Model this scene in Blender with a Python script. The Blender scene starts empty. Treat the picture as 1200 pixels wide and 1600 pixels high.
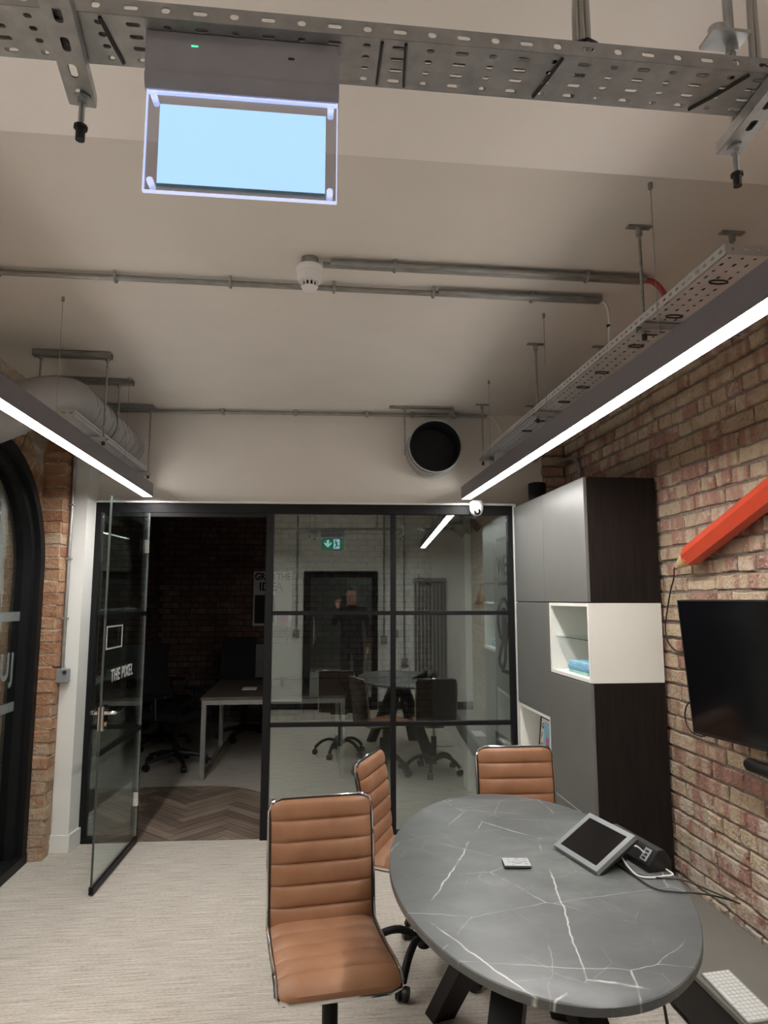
import bpy, math, random
from mathutils import Vector, Matrix
random.seed(7)
R = math.radians
sc = bpy.context.scene
col = sc.collection

# ------------------------------------------------------------------ camera, world, exposure
cam = bpy.data.cameras.new('camera')
cam.sensor_fit = 'VERTICAL'; cam.sensor_height = 36.0; cam.lens = 36.0 * 1050 / 1600
cam.clip_start = 0.02
camo = bpy.data.objects.new('camera', cam); col.objects.link(camo)
camo.location = (0, 0, 1.55)
camo.rotation_euler = (R(90 + 7.38), 0, R(-6.2))
sc.camera = camo
w = bpy.data.worlds.new('night'); sc.world = w; w.use_nodes = True
w.node_tree.nodes['Background'].inputs[0].default_value = (0.6, 0.7, 1, 1)
w.node_tree.nodes['Background'].inputs[1].default_value = 0.004
sc.view_settings.view_transform = 'Standard'; sc.view_settings.look = 'None'
sc.view_settings.gamma = 1.0; sc.view_settings.use_curve_mapping = False
sc.view_settings.exposure = 0.12
LAMP_POWER = 57.0      # emission of the two linear luminaires
UP_POWER = 27.0        # emission of the strip added on each luminaire to brighten the ceiling
SIGN_POWER = 1.3      # emission of the exit sign panel

# ------------------------------------------------------------------ materials
M = {}
def nodes(name):
    m = bpy.data.materials.new(name); m.use_nodes = True
    nt = m.node_tree; b = nt.nodes['Principled BSDF']; M[name] = m
    return m, nt, b
def lk(nt, a, b): nt.links.new(a, b)
def nd(nt, t, **kw):
    n = nt.nodes.new(t)
    for k, v in kw.items():
        if k in n.inputs: n.inputs[k].default_value = v
        else: setattr(n, k, v)
    return n
def ramp(nt, fac, stops):
    r = nt.nodes.new('ShaderNodeValToRGB'); e = r.color_ramp.elements
    while len(e) < len(stops): e.new(0.5)
    for i, (p, c) in enumerate(stops):
        e[i].position = p; e[i].color = (c[0], c[1], c[2], 1) if not isinstance(c, (int, float)) else (c, c, c, 1)
    lk(nt, fac, r.inputs[0]); return r.outputs[0]
def coords(nt, scale=(1, 1, 1), world=True):
    if world: src = nt.nodes.new('ShaderNodeNewGeometry').outputs['Position']
    else: src = nt.nodes.new('ShaderNodeTexCoord').outputs['Object']
    mp = nt.nodes.new('ShaderNodeMapping'); mp.inputs['Scale'].default_value = scale
    lk(nt, src, mp.inputs['Vector']); return mp.outputs[0]
def noise(nt, vec, scale=5, detail=4, rough=0.55):
    n = nd(nt, 'ShaderNodeTexNoise', Scale=scale, Detail=detail, Roughness=rough); lk(nt, vec, n.inputs['Vector'])
    return n.outputs['Fac']
def bump(nt, b, h, strength=0.2, dist=0.01):
    n = nd(nt, 'ShaderNodeBump', Strength=strength, Distance=dist); lk(nt, h, n.inputs['Height']); lk(nt, n.outputs[0], b.inputs['Normal'])
def mix(nt, fac, a, c):
    n = nt.nodes.new('ShaderNodeMix'); n.data_type = 'RGBA'
    for s, v in ((0, fac), (6, a), (7, c)):
        if hasattr(v, 'is_linked') or hasattr(v, 'links'): lk(nt, v, n.inputs[s])
        else: n.inputs[s].default_value = v if s == 0 else (*v, 1)
    return n.outputs[2]
def mth(nt, op, a, b=0.0):
    n = nt.nodes.new('ShaderNodeMath'); n.operation = op
    for i, v in enumerate((a, b)):
        if hasattr(v, 'links'): lk(nt, v, n.inputs[i])
        else: n.inputs[i].default_value = v
    return n.outputs[0]
def pm(name, c, rough=0.5, metal=0.0, var=0.12, scale=20, stretch=(1, 1, 1), bmp=0.0, spec=0.5, world=True):
    m, nt, b = nodes(name)
    v = coords(nt, stretch, world); f = noise(nt, v, scale)
    lo = tuple(max(0, x * (1 - var)) for x in c); hi = tuple(min(1, x * (1 + var)) for x in c)
    lk(nt, ramp(nt, f, [(0.3, lo), (0.7, hi)]), b.inputs['Base Color'])
    b.inputs['Roughness'].default_value = rough; b.inputs['Metallic'].default_value = metal
    b.inputs['Specular IOR Level'].default_value = spec
    if bmp: bump(nt, b, f, bmp)
    return m
def emit(name, c, s):
    m, nt, b = nodes(name)
    b.inputs['Base Color'].default_value = (*c, 1); b.inputs['Emission Color'].default_value = (*c, 1)
    b.inputs['Emission Strength'].default_value = s
    return m

pm('plaster', (0.70, 0.66, 0.61), 0.85, var=0.03, scale=3, bmp=0.03)
pm('soffit_pale', (0.84, 0.80, 0.76), 0.85, var=0.02, scale=3, bmp=0.03)  # paler than the plaster on the rest of the ceiling
pm('white_paint', (0.80, 0.80, 0.77), 0.55, var=0.02, scale=4)
pm('far_wall_paint', (0.55, 0.57, 0.55), 0.7, var=0.03, scale=4)
pm('mortar', (0.235, 0.19, 0.155), 0.95, var=0.3, scale=60, bmp=0.5)
pm('mortar_pale', (0.50, 0.41, 0.32), 0.95, var=0.3, scale=60, bmp=0.5)
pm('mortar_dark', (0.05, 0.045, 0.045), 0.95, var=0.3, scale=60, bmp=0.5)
pm('black_steel', (0.008, 0.008, 0.009), 0.5, var=0.1, spec=0.22)
pm('black_plastic', (0.011, 0.011, 0.012), 0.42, var=0.1)
pm('black_mesh', (0.010, 0.010, 0.012), 0.8, var=0.2, scale=200)
pm('tv_screen', (0.004, 0.004, 0.005), 0.12, var=0.0)
pm('galvanised', (0.44, 0.45, 0.455), 0.42, 0.9, var=0.16, scale=25)
pm('galvanised_dull', (0.33, 0.33, 0.315), 0.5, 0.8, var=0.25, scale=45, stretch=(0.3, 2, 2))
pm('white_steel', (0.52, 0.525, 0.53), 0.5, 0.45, var=0.05)
pm('duct_grey', (0.40, 0.40, 0.40), 0.5, 0.35, var=0.06, scale=8)
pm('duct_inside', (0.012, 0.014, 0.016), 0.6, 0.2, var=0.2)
pm('chrome', (0.85, 0.85, 0.86), 0.10, 1.0, var=0.02)
pm('anodised', (0.155, 0.145, 0.165), 0.45, 0.3, var=0.04, scale=30)
pm('housing_grey', (0.40, 0.40, 0.455), 0.36, 0.3, var=0.05)
pm('white_plastic', (0.80, 0.79, 0.78), 0.4, var=0.02)
pm('dark_leather', (0.045, 0.026, 0.018), 0.5, var=0.1)
pm('edge_dark', (0.06, 0.075, 0.07), 0.3, var=0.05)
pm('grey_plastic', (0.34, 0.35, 0.36), 0.45, var=0.05)
pm('silver_plastic', (0.27, 0.29, 0.30), 0.38, 0.2, var=0.03)
pm('remote_face', (0.42, 0.44, 0.45), 0.45, var=0.02)
pm('cabinet_grey', (0.165, 0.165, 0.157), 0.36, var=0.03, scale=6)
pm('cabinet_white', (0.86, 0.86, 0.80), 0.45, var=0.015, scale=5)
pm('black_brown_wood', (0.0125, 0.0092, 0.0085), 0.5, var=0.35, spec=0.3, scale=9, stretch=(6, 6, 0.5))
pm('bench_grey', (0.20, 0.19, 0.17), 0.45, var=0.03, scale=7)
pm('cable_black', (0.012, 0.010, 0.009), 0.5, var=0.1)
pm('cable_white', (0.75, 0.75, 0.73), 0.5, var=0.03)
pm('cable_grey', (0.42, 0.40, 0.37), 0.55, var=0.06)
pm('cable_red', (0.38, 0.05, 0.05), 0.5, var=0.1)
pm('pencil_red', (0.60, 0.065, 0.025), 0.42, var=0.06, scale=10)
pm('pencil_wood', (0.62, 0.46, 0.24), 0.6, var=0.12, scale=40)
pm('paper', (0.72, 0.71, 0.66), 0.8, var=0.02)
pm('ink', (0.02, 0.02, 0.022), 0.7, var=0.1)
pm('vinyl_white', (0.62, 0.63, 0.63), 0.6, var=0.03)
pm('blue_card', (0.16, 0.36, 0.52), 0.5, var=0.08)
pm('teal_card', (0.30, 0.55, 0.52), 0.5, var=0.08)
pm('sky_print', (0.28, 0.55, 0.72), 0.5, var=0.15, scale=30)
pm('pink_print', (0.60, 0.10, 0.22), 0.5, var=0.1)
pm('steel_frame', (0.30, 0.30, 0.28), 0.5, 0.5, var=0.1)
pm('desk_top', (0.11, 0.085, 0.07), 0.5, var=0.25, scale=10, stretch=(0.6, 8, 1))
pm('brass', (0.42, 0.30, 0.12), 0.3, 0.9, var=0.1)
pm('radiator_grey', (0.22, 0.21, 0.20), 0.4, 0.3, var=0.05)
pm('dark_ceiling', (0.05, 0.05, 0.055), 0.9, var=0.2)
pm('sign_green', (0.01, 0.16, 0.05), 0.5, var=0.02)
pm('skin', (0.50, 0.30, 0.22), 0.6, var=0.05)
pm('dark_cloth', (0.018, 0.018, 0.022), 0.9, var=0.3, scale=60)
pm('dark_hair', (0.02, 0.014, 0.01), 0.7, var=0.3, scale=80)
pm('key_white', (0.78, 0.79, 0.76), 0.45, var=0.01)
pm('key_gap', (0.42, 0.43, 0.41), 0.5, var=0.02)
emit('lamp_light', (1.0, 0.965, 0.93), LAMP_POWER)
emit('added_uplight', (1.0, 0.955, 0.90), UP_POWER)
emit('sign_light', (0.50, 0.80, 1.0), SIGN_POWER)
emit('sign_green_light', (0.015, 0.22, 0.06), 1.0)
emit('corridor_light', (0.85, 0.92, 1.0), 7.0)
emit('edge_stud_glow', (0.62, 0.70, 1.0), 0.75)
emit('green_led', (0.1, 1.0, 0.4), 1.2)

def glass_mat(name, tint, refl=1.0):
    m = bpy.data.materials.new(name); m.use_nodes = True; M[name] = m
    nt = m.node_tree; nt.nodes.clear()
    out = nt.nodes.new('ShaderNodeOutputMaterial')
    lw = nt.nodes.new('ShaderNodeLayerWeight'); lw.inputs['Blend'].default_value = 0.5
    p5 = mth(nt, 'POWER', lw.outputs['Facing'], 5.0)
    f = mth(nt, 'ADD', mth(nt, 'MULTIPLY', p5, 0.9), 0.055 * refl)
    tr = nt.nodes.new('ShaderNodeBsdfTransparent'); tr.inputs[0].default_value = (*tint, 1)
    gl = nt.nodes.new('ShaderNodeBsdfGlossy'); gl.inputs['Roughness'].default_value = 0.0
    gl.inputs['Color'].default_value = (0.88, 0.96, 0.95, 1)
    mx = nt.nodes.new('ShaderNodeMixShader'); lk(nt, f, mx.inputs[0]); lk(nt, tr.outputs[0], mx.inputs[1]); lk(nt, gl.outputs[0], mx.inputs[2])
    lk(nt, mx.outputs[0], out.inputs[0]); return m
glass_mat('glass', (0.90, 0.93, 0.92), 3.2)
glass_mat('acrylic', (0.80, 0.80, 0.86))

def vinyl():
    m, nt, b = nodes('frosted_vinyl'); b.inputs['Base Color'].default_value = (0.24, 0.27, 0.265, 1); b.inputs['Roughness'].default_value = 0.7
    b.inputs['Alpha'].default_value = 0.5
vinyl()
def carpet():
    m, nt, b = nodes('carpet')
    a = noise(nt, coords(nt, (5, 110, 1)), 1.0, 4, 0.6)
    c = noise(nt, coords(nt, (60, 160, 1)), 1.0, 3, 0.6)
    d = noise(nt, coords(nt, (1, 1, 1)), 1.6, 2)
    f = mth(nt, 'ADD', mth(nt, 'MULTIPLY', a, 0.62), mth(nt, 'MULTIPLY', c, 0.38))
    base = ramp(nt, f, [(0.34, (0.285, 0.255, 0.215)), (0.50, (0.51, 0.47, 0.415)), (0.66, (0.675, 0.64, 0.57))])
    lk(nt, mix(nt, mth(nt, 'MULTIPLY', d, 0.22), base, (0.48, 0.43, 0.37)), b.inputs['Base Color'])
    b.inputs['Roughness'].default_value = 0.95; b.inputs['Specular IOR Level'].default_value = 0.15
    bump(nt, b, f, 0.35, 0.004)
carpet()
def wood_plank():
    m, nt, b = nodes('plank_wood')
    oi = nt.nodes.new('ShaderNodeObjectInfo')
    g = noise(nt, coords(nt, (2.2, 42, 1), world=False), 1.0, 5, 0.6)
    c1 = ramp(nt, g, [(0.3, (0.13, 0.092, 0.070)), (0.55, (0.29, 0.222, 0.175)), (0.75, (0.42, 0.335, 0.27))])
    v = mth(nt, 'ADD', mth(nt, 'MULTIPLY', oi.outputs['Random'], 0.7), 0.62)
    hs = nt.nodes.new('ShaderNodeHueSaturation'); lk(nt, v, hs.inputs['Value']); lk(nt, c1, hs.inputs['Color'])
    lk(nt, hs.outputs[0], b.inputs['Base Color']); b.inputs['Roughness'].default_value = 0.5
wood_plank()
def brick_mat(name, stops, band_axis, speck, dark):
    m, nt, b = nodes(name)
    oi = nt.nodes.new('ShaderNodeObjectInfo'); ge = nt.nodes.new('ShaderNodeNewGeometry')
    rnd = mth(nt, 'FRACT', mth(nt, 'ADD', mth(nt, 'MULTIPLY', oi.outputs['Random'], 7.31), mth(nt, 'MULTIPLY', ge.outputs['Random Per Island'], 3.7)))
    sc_ = [2.0, 2.0, 2.0]; sc_[band_axis] = 16.0
    mp = nt.nodes.new('ShaderNodeMapping'); mp.inputs['Scale'].default_value = sc_; lk(nt, ge.outputs['Position'], mp.inputs['Vector'])
    off = nt.nodes.new('ShaderNodeCombineXYZ')
    for i in range(3): lk(nt, mth(nt, 'MULTIPLY', rnd, 37.0 + 11 * i), off.inputs[i])
    va = nt.nodes.new('ShaderNodeVectorMath'); va.operation = 'ADD'; lk(nt, mp.outputs[0], va.inputs[0]); lk(nt, off.outputs[0], va.inputs[1])
    band = noise(nt, va.outputs[0], 1.0, 2, 0.4)
    f = mth(nt, 'ADD', mth(nt, 'MULTIPLY', band, 0.8), mth(nt, 'MULTIPLY', rnd, 0.30))
    base = ramp(nt, f, stops)
    grime = noise(nt, coords(nt, (1, 1, 1)), 34, 5, 0.65)
    g = ramp(nt, grime, [(0.50, 0.0), (0.74, 1.0)])
    base = mix(nt, mth(nt, 'MULTIPLY', g, 0.42), base, dark)
    sp = noise(nt, coords(nt, (1, 1, 1)), 55, 3, 0.5)
    s = ramp(nt, sp, [(0.60, 0.0), (0.70, 1.0)])
    base = mix(nt, mth(nt, 'MULTIPLY', s, 0.65), base, speck)
    # old lime mortar smeared over the lowest courses
    xyz = nt.nodes.new('ShaderNodeSeparateXYZ'); lk(nt, ge.outputs['Position'], xyz.inputs[0])
    lowz = ramp(nt, xyz.outputs['Z'], [(0.15, 1.0), (0.85, 0.0)])
    smear = ramp(nt, mth(nt, 'ADD', noise(nt, coords(nt, (1, 1, 1)), 9, 5, 0.6), mth(nt, 'MULTIPLY', lowz, 0.22)), [(0.58, 0.0), (0.68, 1.0)])
    base = mix(nt, mth(nt, 'MULTIPLY', smear, 0.7), base, speck)
    lk(nt, base, b.inputs['Base Color']); b.inputs['Roughness'].default_value = 0.9
    b.inputs['Specular IOR Level'].default_value = 0.2
    bump(nt, b, mth(nt, 'ADD', grime, mth(nt, 'MULTIPLY', sp, 0.8)), 0.9, 0.016)
brick_mat('brick_pink', [(0.28, (0.27, 0.145, 0.115)), (0.40, (0.40, 0.225, 0.175)), (0.49, (0.43, 0.26, 0.20)), (0.55, (0.50, 0.385, 0.27)), (0.78, (0.56, 0.445, 0.315))], 1, (0.60, 0.54, 0.45), (0.20, 0.135, 0.11))
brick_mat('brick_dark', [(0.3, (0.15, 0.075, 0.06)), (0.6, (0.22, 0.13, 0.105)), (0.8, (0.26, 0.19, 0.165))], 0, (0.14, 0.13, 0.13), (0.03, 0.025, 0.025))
brick_mat('brick_orange', [(0.30, (0.35, 0.165, 0.095)), (0.5, (0.44, 0.245, 0.145)), (0.66, (0.49, 0.31, 0.195)), (0.8, (0.50, 0.38, 0.27))], 2, (0.50, 0.40, 0.29), (0.19, 0.10, 0.06))

def leather():
    m, nt, b = nodes('tan_leather')
    f = noise(nt, coords(nt, (1, 1, 1), False), 9, 4); g = noise(nt, coords(nt, (1, 1, 1), False), 320, 2)
    lk(nt, ramp(nt, f, [(0.3, (0.275, 0.130, 0.066)), (0.7, (0.365, 0.188, 0.104))]), b.inputs['Base Color'])
    b.inputs['Roughness'].default_value = 0.46; b.inputs['Specular IOR Level'].default_value = 0.4
    bump(nt, b, g, 0.12, 0.002)
leather()
def marble():
    m, nt, b = nodes('grey_marble')
    P = coords(nt, (1, 1, 1))
    n1 = noise(nt, coords(nt, (1, 1.4, 1)), 3.2, 6, 0.62)
    base = ramp(nt, n1, [(0.3, (0.068, 0.073, 0.074)), (0.55, (0.110, 0.118, 0.118)), (0.75, (0.175, 0.183, 0.180))])
    def vein(scale, width, seed, lo, hi, wob, stretch):
        wn = nd(nt, 'ShaderNodeTexNoise', Scale=9.0, Detail=3.0); lk(nt, P, wn.inputs['Vector'])
        vm = nt.nodes.new('ShaderNodeVectorMath'); vm.operation = 'SCALE'; vm.inputs['Scale'].default_value = wob; lk(nt, wn.outputs['Color'], vm.inputs[0])
        ad = nt.nodes.new('ShaderNodeVectorMath'); ad.operation = 'ADD'; lk(nt, P, ad.inputs[0]); lk(nt, vm.outputs[0], ad.inputs[1])
        mp = nt.nodes.new('ShaderNodeMapping'); mp.inputs['Location'].default_value = (seed, seed * 0.7, 0.3); mp.inputs['Rotation'].default_value = (0, 0, seed)
        mp.inputs['Scale'].default_value = stretch; lk(nt, ad.outputs[0], mp.inputs['Vector'])
        vo = nt.nodes.new('ShaderNodeTexVoronoi'); vo.feature = 'DISTANCE_TO_EDGE'; vo.voronoi_dimensions = '2D'; vo.inputs['Scale'].default_value = scale; lk(nt, mp.outputs[0], vo.inputs['Vector'])
        l = ramp(nt, vo.outputs['Distance'], [(0.0, 1.0), (width, 0.0)])
        k = ramp(nt, noise(nt, mp.outputs[0], 4.5, 4, 0.65), [(lo, 0.0), (hi, 1.0)])
        return mth(nt, 'MULTIPLY', l, k)
    v1 = vein(2.4, 0.0062, 1.3, 0.44, 0.56, 0.035, (1.0, 0.55, 1)); v2 = vein(4.6, 0.0075, 4.1, 0.47, 0.62, 0.03, (0.5, 1.0, 1)); v3 = vein(8.0, 0.010, 2.2, 0.50, 0.68, 0.03, (1.0, 0.6, 1))
    v = mth(nt, 'MINIMUM', mth(nt, 'ADD', mth(nt, 'ADD', v1, mth(nt, 'MULTIPLY', v2, 0.7)), mth(nt, 'MULTIPLY', v3, 0.4)), 1.0)
    lk(nt, mix(nt, v, base, (0.72, 0.72, 0.67)), b.inputs['Base Color'])
    b.inputs['Roughness'].default_value = 0.36; b.inputs['Specular IOR Level'].default_value = 0.45
marble()

# ------------------------------------------------------------------ mesh helpers
ORG = {}
def rooted(o):
    while o.parent: o = o.parent
    return o
class MB:
    def __init__(s): s.v = []; s.f = []
    def add(s, vs, fs):
        k = len(s.v); s.v += [Vector(p) for p in vs]; s.f += [tuple(i + k for i in f) for f in fs]; return s
    def box(s, a, b, mp=None, ch=0.0):
        x0, y0, z0 = a; x1, y1, z1 = b
        if ch <= 0:
            vs = [(x0,y0,z0),(x1,y0,z0),(x1,y1,z0),(x0,y1,z0),(x0,y0,z1),(x1,y0,z1),(x1,y1,z1),(x0,y1,z1)]
            fs = [(3,2,1,0),(4,5,6,7),(0,1,5,4),(1,2,6,5),(2,3,7,6),(3,0,4,7)]
        else:
            vs = []; idx = {}
            for ix in (0, 1):
                for iy in (0, 1):
                    for iz in (0, 1):
                        X = (x0, x1)[ix]; Y = (y0, y1)[iy]; Z = (z0, z1)[iz]
                        dx = ch * (1 - 2 * ix); dy = ch * (1 - 2 * iy); dz = ch * (1 - 2 * iz)
                        idx[ix,iy,iz,'x'] = len(vs); vs.append((X, Y + dy, Z + dz))
                        idx[ix,iy,iz,'y'] = len(vs); vs.append((X + dx, Y, Z + dz))
                        idx[ix,iy,iz,'z'] = len(vs); vs.append((X + dx, Y + dy, Z))
            I = idx; fs = []
            for i in (0, 1):
                q = [I[i,0,0,'x'], I[i,1,0,'x'], I[i,1,1,'x'], I[i,0,1,'x']]; fs.append(tuple(q if i else q[::-1]))
                q = [I[0,i,0,'y'], I[0,i,1,'y'], I[1,i,1,'y'], I[1,i,0,'y']]; fs.append(tuple(q if i else q[::-1]))
                q = [I[0,0,i,'z'], I[1,0,i,'z'], I[1,1,i,'z'], I[0,1,i,'z']]; fs.append(tuple(q if i else q[::-1]))
            for a_ in (0, 1):
                for b_ in (0, 1):
                    fs.append((I[a_,b_,0,'x'], I[a_,b_,1,'x'], I[a_,b_,1,'y'], I[a_,b_,0,'y']))
                    fs.append((I[a_,0,b_,'x'], I[a_,1,b_,'x'], I[a_,1,b_,'z'], I[a_,0,b_,'z']))
                    fs.append((I[0,a_,b_,'y'], I[1,a_,b_,'y'], I[1,a_,b_,'z'], I[0,a_,b_,'z']))
            for ix in (0, 1):
                for iy in (0, 1):
                    for iz in (0, 1): fs.append((I[ix,iy,iz,'x'], I[ix,iy,iz,'y'], I[ix,iy,iz,'z']))
        if mp: vs = [mp(*p) for p in vs]
        return s.add(vs, fs)
    def cyl(s, p0, p1, r, r1=None, n=12, cap=True):
        p0 = Vector(p0); p1 = Vector(p1); r1 = r if r1 is None else r1
        d = (p1 - p0).normalized(); u = d.orthogonal().normalized(); w_ = d.cross(u)
        vs = []
        for p, rr in ((p0, r), (p1, r1)):
            for i in range(n):
                a = 2 * math.pi * i / n; vs.append(p + (u * math.cos(a) + w_ * math.sin(a)) * rr)
        fs = [(i, (i + 1) % n, n + (i + 1) % n, n + i) for i in range(n)]
        if cap: fs += [tuple(range(n))[::-1], tuple(range(n, 2 * n))]
        return s.add(vs, fs)
    def tube(s, path, r, n=8, closed=False, radii=None, cap=True):
        path = [Vector(p) for p in path]; m = len(path); rings = []; u = None
        for i, p in enumerate(path):
            a = path[(i - 1) % m] if (closed or i > 0) else p; b = path[(i + 1) % m] if (closed or i < m - 1) else p
            d = (b - a).normalized()
            if u is None: u = d.orthogonal().normalized()
            else:
                u = u - d * u.dot(d)
                u = u.normalized() if u.length > 1e-6 else d.orthogonal().normalized()
            w_ = d.cross(u); rr = radii[i] if radii else r
            rings.append([p + (u * math.cos(2*math.pi*k/n) + w_ * math.sin(2*math.pi*k/n)) * rr for k in range(n)])
        vs = [q for g in rings for q in g]; fs = []
        for i in range(m if closed else m - 1):
            j = (i + 1) % m
            for k in range(n): fs.append((i*n + k, i*n + (k+1) % n, j*n + (k+1) % n, j*n + k))
        if not closed and cap: fs += [tuple(range(n))[::-1], tuple(range((m-1)*n, m*n))]
        return s.add(vs, fs)
    def lathe(s, prof, c=(0,0,0), n=24, axis='z', mp=None):
        vs = []; fs = []; m = len(prof)
        for r, h in prof:
            for i in range(n):
                a = 2*math.pi*i/n; x, y = r*math.cos(a), r*math.sin(a)
                p = {'z': (x, y, h), 'y': (x, h, y), 'x': (h, x, y)}[axis]
                p = (p[0]+c[0], p[1]+c[1], p[2]+c[2]); vs.append(mp(*p) if mp else p)
        for j in range(m-1):
            for i in range(n): fs.append((j*n+i, j*n+(i+1)%n, (j+1)*n+(i+1)%n, (j+1)*n+i))
        fs += [tuple(range(n))[::-1], tuple(range((m-1)*n, m*n))]
        return s.add(vs, fs)
    def prism(s, poly, f0, f1):
        n = len(poly); vs = [f0(*p) for p in poly] + [f1(*p) for p in poly]
        fs = [tuple(range(n))[::-1], tuple(range(n, 2*n))] + [(i, (i+1)%n, n+(i+1)%n, n+i) for i in range(n)]
        return s.add(vs, fs)
    def build(s, name, mat, parent=None, smooth=False, recalc=True, solid=0, bevel=0):
        me = bpy.data.meshes.new(name)
        if parent is not None: o_ = ORG[rooted(parent).name]
        else:
            xs = [p.x for p in s.v]; ys = [p.y for p in s.v]; zs = [p.z for p in s.v]
            o_ = Vector(((min(xs)+max(xs))/2, (min(ys)+max(ys))/2, min(zs)))
        me.from_pydata([p - o_ for p in s.v], [], s.f); me.update()
        if recalc:
            import bmesh
            bm = bmesh.new(); bm.from_mesh(me); bmesh.ops.recalc_face_normals(bm, faces=bm.faces); bm.to_mesh(me); bm.free()
        if smooth:
            me.polygons.foreach_set('use_smooth', [True]*len(me.polygons))
            try: me.set_sharp_from_angle(angle=R(38))
            except Exception: pass
        me.materials.append(M[mat])
        o = bpy.data.objects.new(name, me); col.objects.link(o)
        if parent is not None: o.parent = parent
        else: o.location = o_; ORG[o.name] = o_
        if solid:
            md = o.modifiers.new('thickness', 'SOLIDIFY'); md.thickness = solid; md.offset = 0
        if bevel:
            md = o.modifiers.new('edge', 'BEVEL'); md.width = bevel; md.segments = 2; md.limit_method = 'ANGLE'
        return o
def thing(name, loc, label=None, cat=None, group=None, kind=None):
    o = bpy.data.objects.new(name, None); col.objects.link(o); o.location = loc; o.empty_display_size = 0.05
    ORG[o.name] = Vector(loc); return tag(o, label, cat, group, kind)
def tag(o, label=None, cat=None, group=None, kind=None):
    for k, v in (('label', label), ('category', cat), ('group', group), ('kind', kind)):
        if v: o[k] = v
    return o
def copy_tree(o, parent=None):
    c = o.copy(); col.objects.link(c); c.parent = parent
    if parent is None: ORG[c.name] = ORG[o.name]
    for ch in [q for q in o.children]: copy_tree(ch, c)
    return c
def text_obj(name, body, size, mat, mtx, parent, sx=1.0, bold=0.0, depth=0.0006, space=1.0):
    cu = bpy.data.curves.new(name, 'FONT'); cu.body = body; cu.size = size; cu.offset = bold; cu.extrude = depth
    cu.space_character = space; cu.align_x = 'LEFT'; cu.resolution_u = 3
    tmp = bpy.data.objects.new(name, cu); col.objects.link(tmp)
    dg = bpy.context.evaluated_depsgraph_get()
    me = bpy.data.meshes.new_from_object(tmp.evaluated_get(dg)); bpy.data.objects.remove(tmp)
    me.transform(Matrix.Translation(-ORG[rooted(parent).name]) @ mtx @ Matrix.Diagonal((sx, 1, 1, 1)))
    me.materials.clear(); me.materials.append(M[mat]); me.name = name
    o = bpy.data.objects.new(name, me); col.objects.link(o); o.parent = parent; return o
def basis(org, ex, ey):
    ex = Vector(ex).normalized(); ey = Vector(ey).normalized(); ez = ex.cross(ey)
    m = Matrix.Identity(4)
    for i in range(3): m[i][0] = ex[i]; m[i][1] = ey[i]; m[i][2] = ez[i]; m[i][3] = org[i]
    return m
# glazed partition frame: u along it (u equals X), d towards the meeting room
A = R(2.9); TN = (math.sin(A), math.cos(A))
def PP(u, d, z): return (u * TN[1] - d * TN[0], 4.657 - u * TN[0] - d * TN[1], z)
def smooth_path(pts, n=6):
    pts = [Vector(p) for p in pts]; out = []
    for i in range(len(pts) - 1):
        p0 = pts[max(i-1, 0)]; p1 = pts[i]; p2 = pts[i+1]; p3 = pts[min(i+2, len(pts)-1)]
        for k in range(n):
            t = k / n
            out.append(0.5*((2*p1) + (p2-p0)*t + (2*p0-5*p1+4*p2-p3)*t*t + (-p0+3*p1-3*p2+p3)*t**3))
    return out + [pts[-1]]

# ------------------------------------------------------------------ the setting
CEIL = 2.86
floor = MB().box((-4.2, -2.2, -0.10), (3.2, 9.3, 0.0)).build('floor', 'carpet'); tag(floor, 'pale beige streaked carpet floor', 'floor', kind='structure')
# herringbone planks let into the carpet at the doorway
def clip_poly(poly, clip):
    out = poly
    for i in range(len(clip)):
        a = clip[i]; b = clip[(i+1) % len(clip)]; inp = out; out = []
        side = lambda p: (b[0]-a[0])*(p[1]-a[1]) - (b[1]-a[1])*(p[0]-a[0])
        for j in range(len(inp)):
            p = inp[j]; q = inp[(j+1) % len(inp)]; sp, sq = side(p), side(q)
            if sp >= 0: out.append(p)
            if (sp >= 0) != (sq >= 0):
                t = sp / (sp - sq); out.append((p[0]+(q[0]-p[0])*t, p[1]+(q[1]-p[1])*t))
        if not out: return []
    return out
reg = [(-1.95, 4.745), (-0.27, 4.672), (-0.235, 4.9), (-0.235, 5.30)]
for k in range(1, 10):
    a = k / 10 * math.pi / 2; reg.append((-0.235 - 0.62 * (1 - math.cos(a)), 5.30 + 0.68 * math.sin(a)))
reg += [(-0.86, 5.985), (-1.95, 6.0)]
L_, W_ = 0.46, 0.088; c45 = math.sqrt(0.5)
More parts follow.
